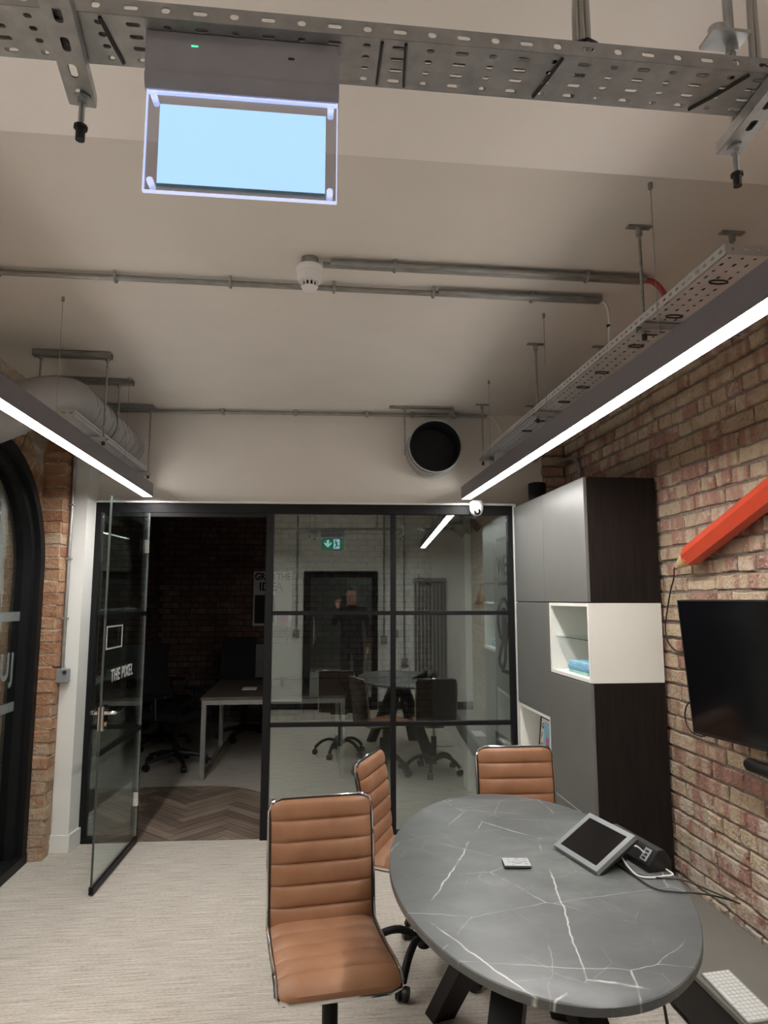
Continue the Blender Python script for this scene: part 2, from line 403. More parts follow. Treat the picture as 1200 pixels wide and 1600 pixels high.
for i in range(-40, 41):
    for j in range(-6, 7):
        ox = i * W_ + j * L_; oy = i * W_ - j * L_
        for kind in (0, 1):
            x0, y0, x1, y1 = (ox, oy, ox + L_, oy + W_) if kind == 0 else (ox + L_, oy + W_ - L_, ox + L_ + W_, oy + W_)
            g = 0.0016
            q = [(x0+g, y0+g), (x1-g, y0+g), (x1-g, y1-g), (x0+g, y1-g)]
            rot = [((x - y) * c45 - 0.86, (x + y) * c45 + 5.3) for x, y in q]
            if max(p[0] for p in rot) < -2 or min(p[0] for p in rot) > -0.2 or max(p[1] for p in rot) < 4.6 or min(p[1] for p in rot) > 6.05: continue
            pl = clip_poly(rot, reg)
            if len(pl) < 3: continue
            ar = abs(sum(pl[k][0]*pl[(k+1)%len(pl)][1] - pl[(k+1)%len(pl)][0]*pl[k][1] for k in range(len(pl)))) / 2
            if ar < 2e-4: continue
            ang = R(45) if kind == 0 else R(135)
            cx = sum(p[0] for p in pl)/len(pl); cy = sum(p[1] for p in pl)/len(pl)
            loc = [((x-cx)*math.cos(-ang) - (y-cy)*math.sin(-ang), (x-cx)*math.sin(-ang) + (y-cy)*math.cos(-ang)) for x, y in pl]
            me = bpy.data.meshes.new('plank'); n = len(loc); zt = 0.004 + random.uniform(0, 0.0006)
            me.from_pydata([(x, y, 0) for x, y in loc] + [(x, y, zt) for x, y in loc], [], [tuple(range(n))[::-1], tuple(range(n, 2*n))] + [(k, (k+1)%n, n+(k+1)%n, n+k) for k in range(n)])
            me.materials.append(M['plank_wood'])
            o = bpy.data.objects.new('plank', me); col.objects.link(o); o.parent = floor
            o.location = Vector((cx, cy, 0.0005)) - ORG['floor']; o.rotation_euler.z = ang
trimm = MB().prism(reg, lambda x, y: (x, y, 0.0), lambda x, y: (x, y, 0.0012)).build('plank_bed', 'ink', floor)

# ceiling of the meeting room with the lower beam soffit in front
prof = [(-0.6, 2.80), (1.745, 2.80), (1.75, 2.84), (1.80, CEIL), (4.95, CEIL), (4.95, 3.05), (-0.6, 3.05)]
c_ = MB().prism(prof, lambda y, z: (-2.0, y, z), lambda y, z: (2.1, y, z)).build('ceiling', 'plaster'); tag(c_, 'off-white plaster ceiling with a lowered beam soffit', 'ceiling', kind='structure')
sf = MB().box((-1.72, -0.52, 2.792), (1.83, 1.752, 2.7995)).build('soffit', 'soffit_pale', c_)
# plaster wall above the partition and beside it
wb = MB(); wb.box((-1.60, -0.14, 2.20), (1.635, 0.0, CEIL), PP); wb.box((1.425, -0.14, 0), (1.635, 0.0, 2.20), PP)
wb = wb.build('wall_back', 'plaster'); tag(wb, 'off-white plaster wall above the black framed glazing', 'wall', kind='structure')
pl_ = MB().prism([(-1.575, 4.565), (-1.469, 4.565), (-1.448, 4.735), (-1.60, 4.86)], lambda x, y: (x, y, 0), lambda x, y: (x, y, CEIL)).build('wall_pillar', 'white_paint')
tag(pl_, 'white painted pillar between the brick jamb and the glazing', 'pillar', kind='structure')
bb = MB().prism([(-1.578, 4.550), (-1.458, 4.550), (-1.436, 4.712), (-1.452, 4.715), (-1.474, 4.562), (-1.578, 4.562)], lambda x, y: (x, y, 0), lambda x, y: (x, y, 0.105)).build('baseboard_pillar', 'white_paint', bevel=0.002)
tag(bb, 'white skirting board around the foot of the pillar', 'baseboard', kind='structure')

# ---- bricks
def brick_mesh(seed):
    rn = random.Random(seed); pts = []
    base = [(-.5,-.5),(-.17,-.5),(.17,-.5),(.5,-.5),(.5,0),(.5,.5),(.17,.5),(-.17,.5),(-.5,.5),(-.5,0)]
    outer = [(x + rn.uniform(-.014,.014), z + rn.uniform(-.05,.05)) for x, z in base]
    inner = [(x*0.955 + rn.uniform(-.008,.008), z*0.86 + rn.uniform(-.03,.03)) for x, z in outer]
    vs = [(x, 0.11 + rn.uniform(-.02,.03), z) for x, z in outer] + [(x, rn.uniform(-.03,.03), z) for x, z in inner] + [(x, 1, z) for x, z in outer]
    n = 10
    fs = [tuple(range(n, 2*n))] + [(i, (i+1)%n, n+(i+1)%n, n+i) for i in range(n)] + [(2*n+i, 2*n+(i+1)%n, (i+1)%n, i) for i in range(n)]
    return vs, fs
BV = [brick_mesh(k) for k in range(12)]
def brick_data(mat):
    out = []
    for vs, fs in BV:
        me = bpy.data.meshes.new('brick'); me.from_pydata(vs, [], fs); me.materials.append(M[mat]); out.append(me)
    return out
BP = brick_data('brick_pink'); BO = brick_data('brick_orange')
def proj(p):
    v = camo_inv @ Vector(p)
    if v.z > -0.05: return None
    return 600 + 1050 * v.x / -v.z, 800 - 1050 * v.y / -v.z
camo_inv = (Matrix.Translation(camo.location) @ camo.rotation_euler.to_matrix().to_4x4()).inverted()
def put_brick(parent, data, mtx_loc, rotz, L, D, H, tilt=0.0, roll=None):
    o = bpy.data.objects.new('brick', random.choice(data)); col.objects.link(o); o.parent = parent
    o.location = Vector(mtx_loc) - ORG[rooted(parent).name]
    o.rotation_euler = roll if roll else (0, tilt, rotz); o.scale = (L, D, H); return o
WX = 1.80
wr = MB().box((WX + 0.012, -0.6, 0), (WX + 0.25, 4.75, CEIL)); wr.box((1.62, 4.582, 0), (WX + 0.02, 4.75, CEIL))
wr = wr.build('wall_right', 'mortar'); tag(wr, 'bare mottled pink and cream brick wall', 'wall', kind='structure')
cells = []
rb = random.Random(3)
nrow = int(CEIL / 0.0755)
for r in range(nrow):
    z = 0.0755 * r + 0.037
    header = (r % 5 == 2)
    step = 0.1145 if header else 0.229
    y = 4.57 - (0.057 if header else (0.115 if r % 2 else 0.0))
    if y < 4.57: cells.append(((y + 4.57) / 2, z, 4.57 - y - 0.012))
    while y > -0.55:
        s_ = step if rb.random() > 0.10 else (0.1145 if not header else 0.229)
        cells.append((y - s_ / 2, z, s_ - 0.011)); y -= s_
seen = []; rest = []
for (y, z, L) in cells:
    q = proj((WX, y, z)); hidden = (3.36 < y < 4.48 and z < 2.12) or (y < 3.3 and z < 0.17) or (1.99 < y < 2.86 and 1.02 < z < 1.50)
    vis = q is not None and -25 < q[0] < 1240 and 0 < q[1] < 1600 and not hidden
    # the cabinet and the lamp hide the rest
    (seen if vis else rest).append((y, z, L))
seen.sort(key=lambda c: c[0])
def jb(c): return (c[0], c[1], c[2], rb.uniform(-.004, .006), rb.uniform(-.012, .012), rb.uniform(0.060, 0.066))
for (y, z, L) in seen[:300]:
    _, _, _, dx, tl, H = jb((y, z, L))
    put_brick(wr, BP, (WX + dx, y, z + rb.uniform(-.002, .002)), -math.pi/2, L, 0.06, H, tl)
st = MB()
for (y, z, L) in seen[300:] + rest:
    _, _, _, dx, tl, H = jb((y, z, L)); vs, fs = BV[rb.randrange(12)]
    st.add([(WX + dx + v[1]*0.06, y - v[0]*L, z + v[2]*H) for v in vs], fs)
tag(st.build('brickwork', 'brick_pink', wr), 'bricks of the same wall beyond and behind the furniture', kind='stuff')
for r in range(27, nrow):     # end of the brick return beside the plaster
    z = 0.0755 * r + 0.037
    put_brick(wr, BP, (1.715 + (0.008 if r % 2 else -.008), 4.566, z), 0, 0.165, 0.05, 0.064)

# left brick wall with an arched opening
LX = -1.70; AY, AZ, AR = 3.70, 1.72, 0.72
wl = MB()
ys = [-0.6, AY - AR] + [AY - AR * math.cos(math.pi * k / 24) for k in range(1, 24)] + [AY + AR, 4.60]
def low(y):
    t = AR * AR - (y - AY) ** 2
    return AZ + math.sqrt(t) if t > 1e-9 else AZ
for k in range(len(ys) - 1):
    a, b = ys[k], ys[k+1]; inside = a >= AY - AR - 1e-6 and b <= AY + AR + 1e-6
    za, zb = (low(a), low(b)) if inside else (0, 0)
    wl.add([(LX-.008, a, za), (LX-.008, b, zb), (LX-.008, b, CEIL), (LX-.008, a, CEIL), (LX-.2, a, za), (LX-.2, b, zb), (LX-.2, b, CEIL), (LX-.2, a, CEIL)],
           [(0,1,2,3), (7,6,5,4), (0,4,5,1)])
for y in (AY - AR, AY + AR): wl.add([(LX-.008, y, 0), (LX-.2, y, 0), (LX-.2, y, AZ), (LX-.008, y, AZ)], [(0,1,2,3)])
wl.box((LX - 0.2, 4.441, 0), (-1.579, 4.57, CEIL))
wl = wl.build('wall_left', 'mortar_pale', recalc=False); tag(wl, 'orange brick wall with a tall arched glazed opening', 'wall', kind='structure')
for r in range(38):
    z = 0.0755 * r + 0.037 + rb.uniform(-.003, .003)
    if z > CEIL - 0.03: break
    dx = rb.uniform(-.008, .008)
    put_brick(wl, BO, (-1.640 + dx, 4.432 + rb.uniform(-.006, .004), z), 0, 0.135, 0.10, 0.070 + rb.uniform(-.004, .003), rb.uniform(-.04, .04))
    put_brick(wl, BO, (-1.573 + rb.uniform(-.003, .003), 4.50, z), math.pi/2, 0.11, 0.05, 0.068, rb.uniform(-.04, .04))
for k in range(1, 26):       # brick ring of the arch
    a = math.pi * (k - 0.5) / 26; rr = AR + 0.115
    put_brick(wl, BO, (LX + rb.uniform(-.004, .004), AY + rr * math.cos(a), AZ + rr * math.sin(a)), 0, 0.215, 0.05, 0.085, roll=Matrix(((0, -1, 0), (math.cos(a), 0, -math.sin(a)), (math.sin(a), 0, math.cos(a)))).to_euler())
for r in range(22, 38):
    z = 0.0755 * r + 0.037; y = 4.43 - (0.11 if r % 2 else 0)
    while y > 2.6:
        yc = y - 0.1145
        if math.hypot(yc - AY, z - AZ) > AR + 0.27 and z < CEIL - 0.03:
            put_brick(wl, BO, (LX + rb.uniform(-.004, .004), yc, z), math.pi/2, 0.217, 0.05, 0.065)
        y -= 0.229
# lining wall of the space behind the arch, so the opening looks into a dim room
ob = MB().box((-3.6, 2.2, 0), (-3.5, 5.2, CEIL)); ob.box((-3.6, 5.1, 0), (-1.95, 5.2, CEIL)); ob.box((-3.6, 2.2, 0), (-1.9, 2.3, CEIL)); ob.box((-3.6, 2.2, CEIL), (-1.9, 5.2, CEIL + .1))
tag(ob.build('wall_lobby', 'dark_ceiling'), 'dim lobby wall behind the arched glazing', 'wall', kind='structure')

# arched window on the left
win = thing('window_2', (LX, AY, 0), 'tall arched black steel window in the brick wall', 'window', kind='structure')
def arch_path(r, y0, y1):
    pts = [(y0, 0.0), (y0, AZ)] + [(AY - r * math.cos(math.pi * k / 28), AZ + r * math.sin(math.pi * k / 28)) for k in range(1, 28)] + [(y1, AZ), (y1, 0.0)]
    return pts
o1 = arch_path(AR, AY - AR, AY + AR); i1 = arch_path(AR - 0.062, AY - AR + 0.062, AY + AR - 0.062); i2 = arch_path(AR - 0.115, AY - AR + 0.115, AY + AR - 0.115)
def band(outer, inner, x0, x1):
    b = MB(); n = len(outer)
    vs = [(x1, *p) for p in outer] + [(x1, *p) for p in inner] + [(x0, *p) for p in outer] + [(x0, *p) for p in inner]
    fs = []
    for k in range(n - 1):
        fs += [(k, k+1, n+k+1, n+k), (2*n+k+1, 2*n+k, 3*n+k, 3*n+k+1), (n+k, n+k+1, 3*n+k+1, 3*n+k), (k+1, k, 2*n+k, 2*n+k+1)]
    return b.add(vs, fs)
band(o1, i1, LX - 0.10, LX + 0.045).build('window_frame', 'black_steel', win)
band(i1, i2, LX - 0.08, LX + 0.012).build('sash_frame', 'black_steel', win)
MB().box((LX - 0.10, AY - AR, 0), (LX + 0.05, AY + AR, 0.055)).build('bottom_rail', 'black_steel', win)
gl = MB(); gp = i2[1:-1]; gl.prism([(y, max(z, 0.06)) for y, z in i2], lambda y, z: (LX - 0.045, y, z), lambda y, z: (LX - 0.037, y, z)); pane2 = gl.build('pane', 'glass', win)
for z in (1.42, 0.895): MB().box((LX - 0.0365, AY - AR + .117, z), (LX - 0.0355, AY + AR - .117, z + 0.055)).build('frosted_band', 'frosted_vinyl', pane2)
for s_, y in (('U', 4.08), ('J', 4.215)):
    text_obj('vinyl_letter', s_, 0.21, 'frosted_vinyl', basis((LX - 0.034, y, 1.09), (0, 1, 0), (0, 0, 1)), pane2, sx=0.8, bold=0.006)

# ------------------------------------------------------------------ glazed partition
pt = thing('window_1', PP(0, 0, 0), 'black steel framed glass partition across the end of the room', 'window', kind='structure')
UL, UD0, UD1, UM, UR = -1.455, -1.10, -0.305, 0.565, 1.405; ZT = 2.18
def bar(name, u0, u1, z0, z1, d0=-0.03, d1=0.03): return MB().box((u0, d0, z0), (u1, d1, z1), PP, ch=0.002).build(name, 'black_steel', pt)
bar('head_rail', UL, UR, ZT - 0.045, ZT + 0.02)
bar('mullion', UL, UL + 0.04, 0.0, ZT - .045); bar('mullion', UD0 - 0.03, UD0, 0, ZT - .045); bar('mullion', UD1, UD1 + 0.05, 0, ZT - .045)
bar('mullion', UM - 0.018, UM + 0.018, 0, ZT - .045, -0.022, 0.022); bar('mullion', UR - 0.035, UR, 0, ZT - .045)
for a, b in ((UL + .04, UD0 - .03), (UD1 + .05, UM - .018), (UM + .018, UR - .035)):
    bar('bottom_rail', a, b, 0.0, 0.035)
    for z in (1.455, 0.72): bar('transom', a, b, z - 0.014, z + 0.014, -0.016, 0.016)
    for z0, z1 in ((0.035, 0.706), (0.734, 1.441), (1.469, ZT - .045)):
        MB().box((a, -0.005, z0), (b, 0.005, z1), PP).build('pane', 'glass', pt)
bar('door_head', UD0, UD1, ZT - 0.075, ZT - 0.045)
tr_ = MB().box((UL - 0.02, -0.06, ZT + 0.02), (UR + 0.02, 0.05, ZT + 0.032), PP); tr_.box((UR, -0.06, 0), (UR + 0.018, 0.045, ZT + .03), PP)
tag(tr_.build('trim_1', 'white_paint'), 'white trim around the partition head and right jamb', 'trim', kind='structure')

# open glass door leaf, hinged at u = UD0
hx, hy, _ = PP(UD0 + 0.005, 0.03, 0)
dd = Vector((-1.125 - hx, 3.90 - hy)); dl = dd.length; dd = dd / dl; dn = Vector((-dd.y, dd.x)); dn = dn if dn.x > 0 else -dn
def DD(s, t, z): return (hx + dd.x * s + dn.x * t, hy + dd.y * s + dn.y * t, z)   # s from hinge to free edge, t towards the room
door = thing('door_1', (hx, hy, 0), 'frameless glass door standing open, lettered THE PIXEL', 'door', kind='structure')
leaf = MB().box((0, -0.005, 0.03), (dl, 0.005, 2.13), DD).build('pane', 'glass', door)
MB().box((0, -0.012, 0.008), (dl, 0.012, 0.045), DD).build('bottom_rail', 'black_steel', door)
MB().box((dl - 0.004, -0.0056, 0.045), (dl, 0.0056, 2.13), DD).build('edge_strip', 'edge_dark', door)
MB().box((0, -0.0056, 0.045), (0.004, 0.0056, 2.13), DD).build('edge_strip', 'grey_plastic', door)
for z in (1.455, 0.72):
    MB().box((0.0, -0.008, z - 0.014), (dl, 0.008, z + 0.014), DD).build('glazing_bar', 'black_steel', door)
for z in (1.90, 0.28): MB().box((-0.012, -0.016, z - 0.045), (0.04, 0.016, z + 0.045), DD, ch=0.003).build('hinge', 'chrome', door)
lc = MB().box((dl - 0.085, -0.018, 0.84), (dl - 0.004, 0.018, 0.97), DD, ch=0.006).build('lock_case', 'chrome', door)
for sgn in (1, -1):
    MB().tube(smooth_path([DD(dl - .045, sgn*0.018, 0.93), DD(dl - .045, sgn*0.055, 0.93), DD(dl - .075, sgn*0.066, 0.93), DD(dl - .185, sgn*0.064, 0.932)], 5), 0.010, n=10).build('lever', 'chrome', door, smooth=True)
    MB().cyl(DD(dl - .045, sgn*0.016, 0.87), DD(dl - .045, sgn*0.024, 0.87), 0.012).build('cylinder', 'brass', door)
ex = Vector((-dd.x, -dd.y, 0))
text_obj('lettering', 'THE PIXEL', 0.098, 'vinyl_white', basis(DD(dl - 0.13, 0.0065, 1.085), ex, (0, 0, 1)), leaf, sx=0.80, bold=0.0012, space=1.16)
sq = MB()
for a, b, z0, z1 in ((.02, .30, 1.392, 1.400), (.02, .30, 1.27, 1.278), (.02, .032, 1.278, 1.392), (.288, .30, 1.278, 1.392)):
    sq.box((dl - b, 0.0055, z0), (dl - a, 0.0065, z1), DD)
sq.build('vinyl_outline', 'vinyl_white', leaf)

# ------------------------------------------------------------------ room behind the photographer (seen mirrored in the glass)
BY = -0.5
bw = MB(); bw.box((-2.0, BY - .15, 0), (-0.62, BY, 2.81)); bw.box((0.45, BY - .15, 0), (2.1, BY, 2.81)); bw.box((-0.62, BY - .15, 1.95), (0.45, BY, 2.81))
tag(bw.build('wall_front', 'white_paint'), 'white plaster wall behind the camera', 'wall', kind='structure')
bsk = MB().box((-1.69, BY, 0), (-0.63, BY + 0.015, 0.11)); bsk.box((0.46, BY, 0), (1.80, BY + 0.015, 0.11)); tag(bsk.build('baseboard_front', 'black_plastic'), 'black skirting along the wall behind the camera', 'baseboard', kind='structure')
d2 = thing('door_2', (-0.085, BY, 0), 'black framed glazed door behind the camera', 'door', kind='structure')
fr = MB()
for a, b in (((-0.62, 0), (-0.53, 1.95)), ((0.36, 0), (0.45, 1.95)), ((-0.53, 1.86), (0.36, 1.95)), ((-0.53, 0), (0.36, 0.16))): fr.box((a[0], BY - .10, a[1]), (b[0], BY + 0.03, b[1]))
fr.build('door_frame', 'black_steel', d2)
MB().box((-0.53, BY - .06, .16), (0.36, BY - .05, 1.86)).build('pane', 'glass', d2)
MB().tube([(-0.46, BY + .01, 0.9), (-0.46, BY + .06, 0.9), (-0.46, BY + .06, 1.3), (-0.46, BY + .01, 1.3)], 0.012).build('pull_handle', 'chrome', d2)
hw = MB().box((-1.6, -2.1, 0), (1.4, -2.0, CEIL)); hw.box((-1.6, -2.0, 0), (-1.5, -0.65, CEIL)); hw.box((1.3, -2.0, 0), (1.4, -.65, CEIL)); hw.box((-1.6, -2.1, CEIL), (1.4, -.65, CEIL + .1))
tag(hw.build('wall_corridor', 'plaster'), 'corridor wall seen through the door behind the camera', 'wall', kind='structure')
cl = thing('ceiling_light', (0.5, -1.4, CEIL - .03), 'square ceiling light in the corridor behind the camera', 'light')
MB().box((0.3, -1.6, CEIL - .02), (0.7, -1.2, CEIL - .001)).build('frame', 'white_steel', cl); MB().box((0.32, -1.58, CEIL - .024), (0.68, -1.22, CEIL - .0205)).build('diffuser', 'corridor_light', cl)
rad = thing('column_radiator', (1.20, BY, 0.30), 'tall grey column radiator on the wall behind the camera', 'radiator')
for k in range(9):
    x = 0.99 + 0.052 * k; MB().cyl((x, BY + 0.07, 0.38), (x, BY + 0.07, 1.80), 0.018, n=8).build('column', 'radiator_grey', rad, smooth=True)
for z in (0.36, 1.82): MB().box((0.965, BY + .035, z - .03), (1.43, BY + .10, z + .03), ch=.01).build('header', 'radiator_grey', rad)
for x in (1.1, 1.3): MB().box((x, BY, 1.5), (x + .02, BY + .06, 1.54)).build('wall_bracket', 'radiator_grey', rad)
for i_, (x, z) in enumerate(((0.54, 0.97), (0.70, 1.06), (0.83, 0.65), (-0.72, 1.06))):
    words = ['next to the black door', 'second along from the black door', 'beside the column radiator', 'on the far side of the black door'][i_]
    t = thing('wall_conduit', (x, BY, z), 'vertical steel conduit with socket box ' + words + ' behind camera', 'conduit', 'conduits on the wall behind the camera')
    MB().cyl((x, BY + .025, z + .05), (x, BY + .025, 2.79), 0.012, n=10).build('pipe', 'galvanised_dull', t, smooth=True)
    MB().box((x - .045, BY + .0, z - .06), (x + .045, BY + .045, z + .06), ch=.005).build('box', 'galvanised_dull', t)
    for zz in (1.5, 2.2): MB().box((x - .022, BY, zz), (x + .022, BY + .04, zz + .018)).build('clip', 'galvanised_dull', t)

# ------------------------------------------------------------------ the dark office beyond the glass
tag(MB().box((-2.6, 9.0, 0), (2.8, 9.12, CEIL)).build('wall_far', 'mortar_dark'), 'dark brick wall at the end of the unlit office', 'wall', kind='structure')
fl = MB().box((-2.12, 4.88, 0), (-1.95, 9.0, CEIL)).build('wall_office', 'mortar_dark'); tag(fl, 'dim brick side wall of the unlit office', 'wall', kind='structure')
fb = MB(); rr_ = random.Random(11)
for r in range(37):
    z = 0.0755 * r + 0.037; y = 4.9 + (0.1 if r % 2 else 0)
    while y < 8.95:
        vs, fs = BV[rr_.randrange(12)]; dx = rr_.uniform(0, .008)
        fb.add([(-1.938 + dx - v[1]*0.05, y + .1145 + v[0]*0.217, z + v[2]*0.065) for v in vs], fs); y += 0.229
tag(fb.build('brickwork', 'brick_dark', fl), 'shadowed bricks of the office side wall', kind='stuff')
fb = MB()
for r in range(37):
    z = 0.0755 * r + 0.037; x = -2.0 + (0.1 if r % 2 else 0)
    while x < 2.7:
        vs, fs = BV[rr_.randrange(12)]; dx = rr_.uniform(0, .008)
        fb.add([(x + .1145 + v[0]*0.217, 8.99 - dx + v[1]*0.05, z + v[2]*0.065) for v in vs], fs); x += 0.229
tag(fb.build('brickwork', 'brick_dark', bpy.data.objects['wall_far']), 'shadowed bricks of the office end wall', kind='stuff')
rw = MB().box((1.55, 4.72, 0), (1.75, 5.62, CEIL)); rw.box((1.30, 5.62, 0), (1.75, 5.78, CEIL)); rw.box((1.62, 5.78, 0), (1.75, 9.0, CEIL))
rw = rw.build('wall_lettered', 'far_wall_paint'); tag(rw, 'pale office wall lettered in black beyond the glass', 'wall', kind='structure')
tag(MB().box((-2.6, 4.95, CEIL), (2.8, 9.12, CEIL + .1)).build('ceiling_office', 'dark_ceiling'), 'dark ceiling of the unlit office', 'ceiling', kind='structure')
text_obj('wall_lettering', 'WE', 0.235, 'ink', basis((1.548, 5.50, 1.74), (0, -1, 0), (0, 0, 1)), rw, sx=0.78, bold=0.004, depth=.001)
for z, y0, y1 in ((2.02, 5.50, 4.95), (1.66, 5.48, 4.95), (0.965, 5.42, 4.95)):
    MB().box((1.545, y1, z), (1.549, y0, z + .028)).build('lettering_rule', 'ink', rw)
sp = smooth_path([(1.547, y + .13, z) for y, z in ((5.06, 1.46), (5.16, 1.55), (5.30, 1.50), (5.35, 1.38), (5.28, 1.24), (5.16, 1.27), (5.13, 1.42), (5.20, 1.46), (5.20, 1.25), (5.28, 1.14), (5.33, 1.05), (5.26, 1.00), (5.17, 1.06), (5.14, 1.2), (5.05, 1.36))], 8)
MB().tube(sp, 0.017, n=6).build('script_lettering', 'ink', rw, smooth=True)
for z0, z1 in ((1.06, 1.17), (1.2, 1.23)): MB().box((1.545, 5.14, z0), (1.549, 5.18, z1)).build('lettering_mark', 'ink', rw)
MB().box((1.535, 4.80, 0), (1.549, 5.60, 0.47)).build('dado_panel', 'black_plastic', rw)
# bell on a bracket
bl = thing('wall_bell', (1.44, 5.60, 1.5), 'small brass bell on a wall bracket beyond the glass', 'bell')
MB().tube(smooth_path([(1.55, 5.55, 1.68), (1.46, 5.55, 1.68), (1.42, 5.55, 1.66), (1.42, 5.55, 1.62)], 4), 0.006).build('bracket', 'brass', bl, smooth=True)
MB().lathe([(0.012, 1.62), (0.022, 1.61), (0.032, 1.57), (0.042, 1.53), (0.060, 1.505), (0.055, 1.505), (0.0, 1.56)], (1.42, 5.55, 0), 20).build('bell_cup', 'brass', bl, smooth=True)
MB().tube([(1.42, 5.55, 1.56), (1.42, 5.55, 1.46), (1.425, 5.55, 1.36)], 0.005).build('pull_cord', 'cable_white', bl)
# track with spotlights
tk = thing('track_light', (1.3, 5.5, 2.25), 'black ceiling track with adjustable spotlights beyond the glass', 'light')
MB().box((1.225, 4.90, 2.205), (1.255, 6.4, 2.235)).build('track', 'black_steel', tk)
for y in (5.0, 6.2): MB().cyl((1.24, y, 2.235), (1.24, y, CEIL), 0.004).build('rod', 'black_steel', tk)
for y, ang in ((5.08, 30), (5.32, -35), (5.62, 15)):
    h = Vector((1.24, y, 2.14)); d = Vector((0.7, -0.25, -0.6)).normalized(); d.rotate(Matrix.Rotation(R(ang), 3, 'Z'))
    hd = MB().cyl(h - d * .05, h + d * .075, 0.034, n=16).build('spot_head', 'black_plastic', tk, smooth=True)
    MB().cyl((1.24, y, 2.205), h, 0.009).build('yoke', 'black_steel', hd)
# poster on the far wall
po = thing('wall_poster', (-0.49, 8.97, 1.2), 'pale poster with bold black lettering on the dark end wall', 'poster')
MB().box((-0.74, 8.955, 1.205), (-0.245, 8.975, 1.91)).build('sheet', 'paper', po)
text_obj('lettering', 'GRAB THE', 0.125, 'ink', basis((-0.725, 8.951, 1.80), (1, 0, 0), (0, 0, 1)), po, sx=0.79, bold=0.004)
text_obj('lettering', 'IDEA', 0.15, 'ink', basis((-0.67, 8.951, 1.66), (1, 0, 0), (0, 0, 1)), po, sx=0.95, bold=0.004)
MB().box((-0.72, 8.951, 1.235), (-0.46, 8.9535, 1.60)).build('picture', 'ink', po)
MB().box((-0.44, 8.951, 1.235), (-0.28, 8.9535, 1.36)).build('picture', 'pink_print', po)
# desk
dk = thing('office_desk', (-0.3, 6.75, 0), 'brown topped office desk on square steel legs beyond the glass', 'desk')
MB().box((-0.94, 6.16, 0.672), (0.33, 7.45, 0.697), ch=.002).build('desk_top', 'desk_top', dk)
for y in (6.18, 7.41):
    MB().box((-0.93, y - .02, 0.632), (0.32, y + .02, 0.671)).build('rail', 'steel_frame', dk)
    for x in (-0.91, 0.30): MB().box((x - .02, y - .02, 0.0), (x + .02, y + .02, 0.632)).build('leg', 'steel_frame', dk)
for x in (-0.91, 0.30): MB().box((x - .02, 6.20, 0.0), (x + .02, 7.39, 0.035)).build('floor_rail', 'steel_frame', dk)
mo = thing('desk_monitor', (-0.28, 6.7, .697), 'dark monitor standing on the office desk', 'monitor')
MB().box((-0.52, 6.715, 0.80), (0.0, 6.745, 1.12), ch=.004).build('screen', 'black_plastic', mo); MB().cyl((-0.26, 6.76, 0.71), (-0.26, 6.76, 0.95), 0.02).build('stand', 'black_plastic', mo); MB().box((-0.37, 6.66, .698), (-0.15, 6.84, .710)).build('foot', 'black_plastic', mo)
tag(MB().box((-0.63, 6.62, .6975), (-0.50, 6.78, .7045)).build('paper_pad', 'paper'), 'white paper pad lying on the office desk', 'paper')

# office chairs
def office_chair(label):
    t = thing('office_chair', (0, 0, 0), label, 'chair', 'black office chairs in the unlit office')
    MB().cyl((0, 0, .09), (0, 0, .42), 0.025, n=10).build('gas_lift', 'black_steel', t, smooth=True)
    for k in range(5):
        a = 2*math.pi*k/5 + .3; c, s_ = math.cos(a), math.sin(a)
        lg = MB().tube([(0.02*c, 0.02*s_, .12), (0.16*c, 0.16*s_, .105), (0.30*c, 0.30*s_, .075)], .02, n=8, radii=[.03, .024, .016]).build('base_leg', 'black_plastic', t, smooth=True)
        MB().cyl((0.30*c - .02*s_, 0.30*s_ + .02*c, .032), (0.30*c + .02*s_, 0.30*s_ - .02*c, .032), 0.032, n=14).build('caster', 'black_plastic', lg, smooth=True)
    MB().box((-.24, -.24, .44), (.24, .22, .51), ch=.02).build('seat', 'black_mesh', t)
    b = MB(); n = 9
    for i in range(n):
        z = .58 + .52*i/(n-1); y = .24 + .05*math.sin(i/(n-1)*math.pi) + .05*i/(n-1); hw_ = .23 - .03*(i/(n-1))
        for x in (-hw_, hw_): b.v.append(Vector((x, y - .03*0, z)))
    b.f = [(2*i, 2*i+1, 2*i+3, 2*i+2) for i in range(n-1)]
    b.build('backrest', 'black_mesh', t, solid=0.03)
    MB().tube(smooth_path([(0, .05, .43), (0, .27, .45), (0, .31, .62), (0, .33, .8)], 4), .022).build('back_post', 'black_plastic', t, smooth=True)
    for sx in (-1, 1):
        MB().tube([(sx*.20, 0, .45), (sx*.29, 0, .46), (sx*.29, .02, .66)], .015).build('arm_post', 'black_plastic', t, smooth=True)
        MB().box((sx*.29 - .04, -.13, .66), (sx*.29 + .04, .13, .69), ch=.008).build('armrest', 'black_plastic', t)
    return t
oc = office_chair('black mesh office chair pulled up to the end of the desk')
oc.location = (-1.24, 6.72, 0); oc.rotation_euler.z = R(-118 + 180)
for loc, a, lab in (((-0.72, 7.95, 0), 20, 'black mesh office chair standing behind the desk'), ((-1.56, 7.60, 0), 80, 'black mesh office chair against the brick side wall')):
    c = copy_tree(oc); c.location = loc; c.rotation_euler.z = R(a); c['label'] = lab

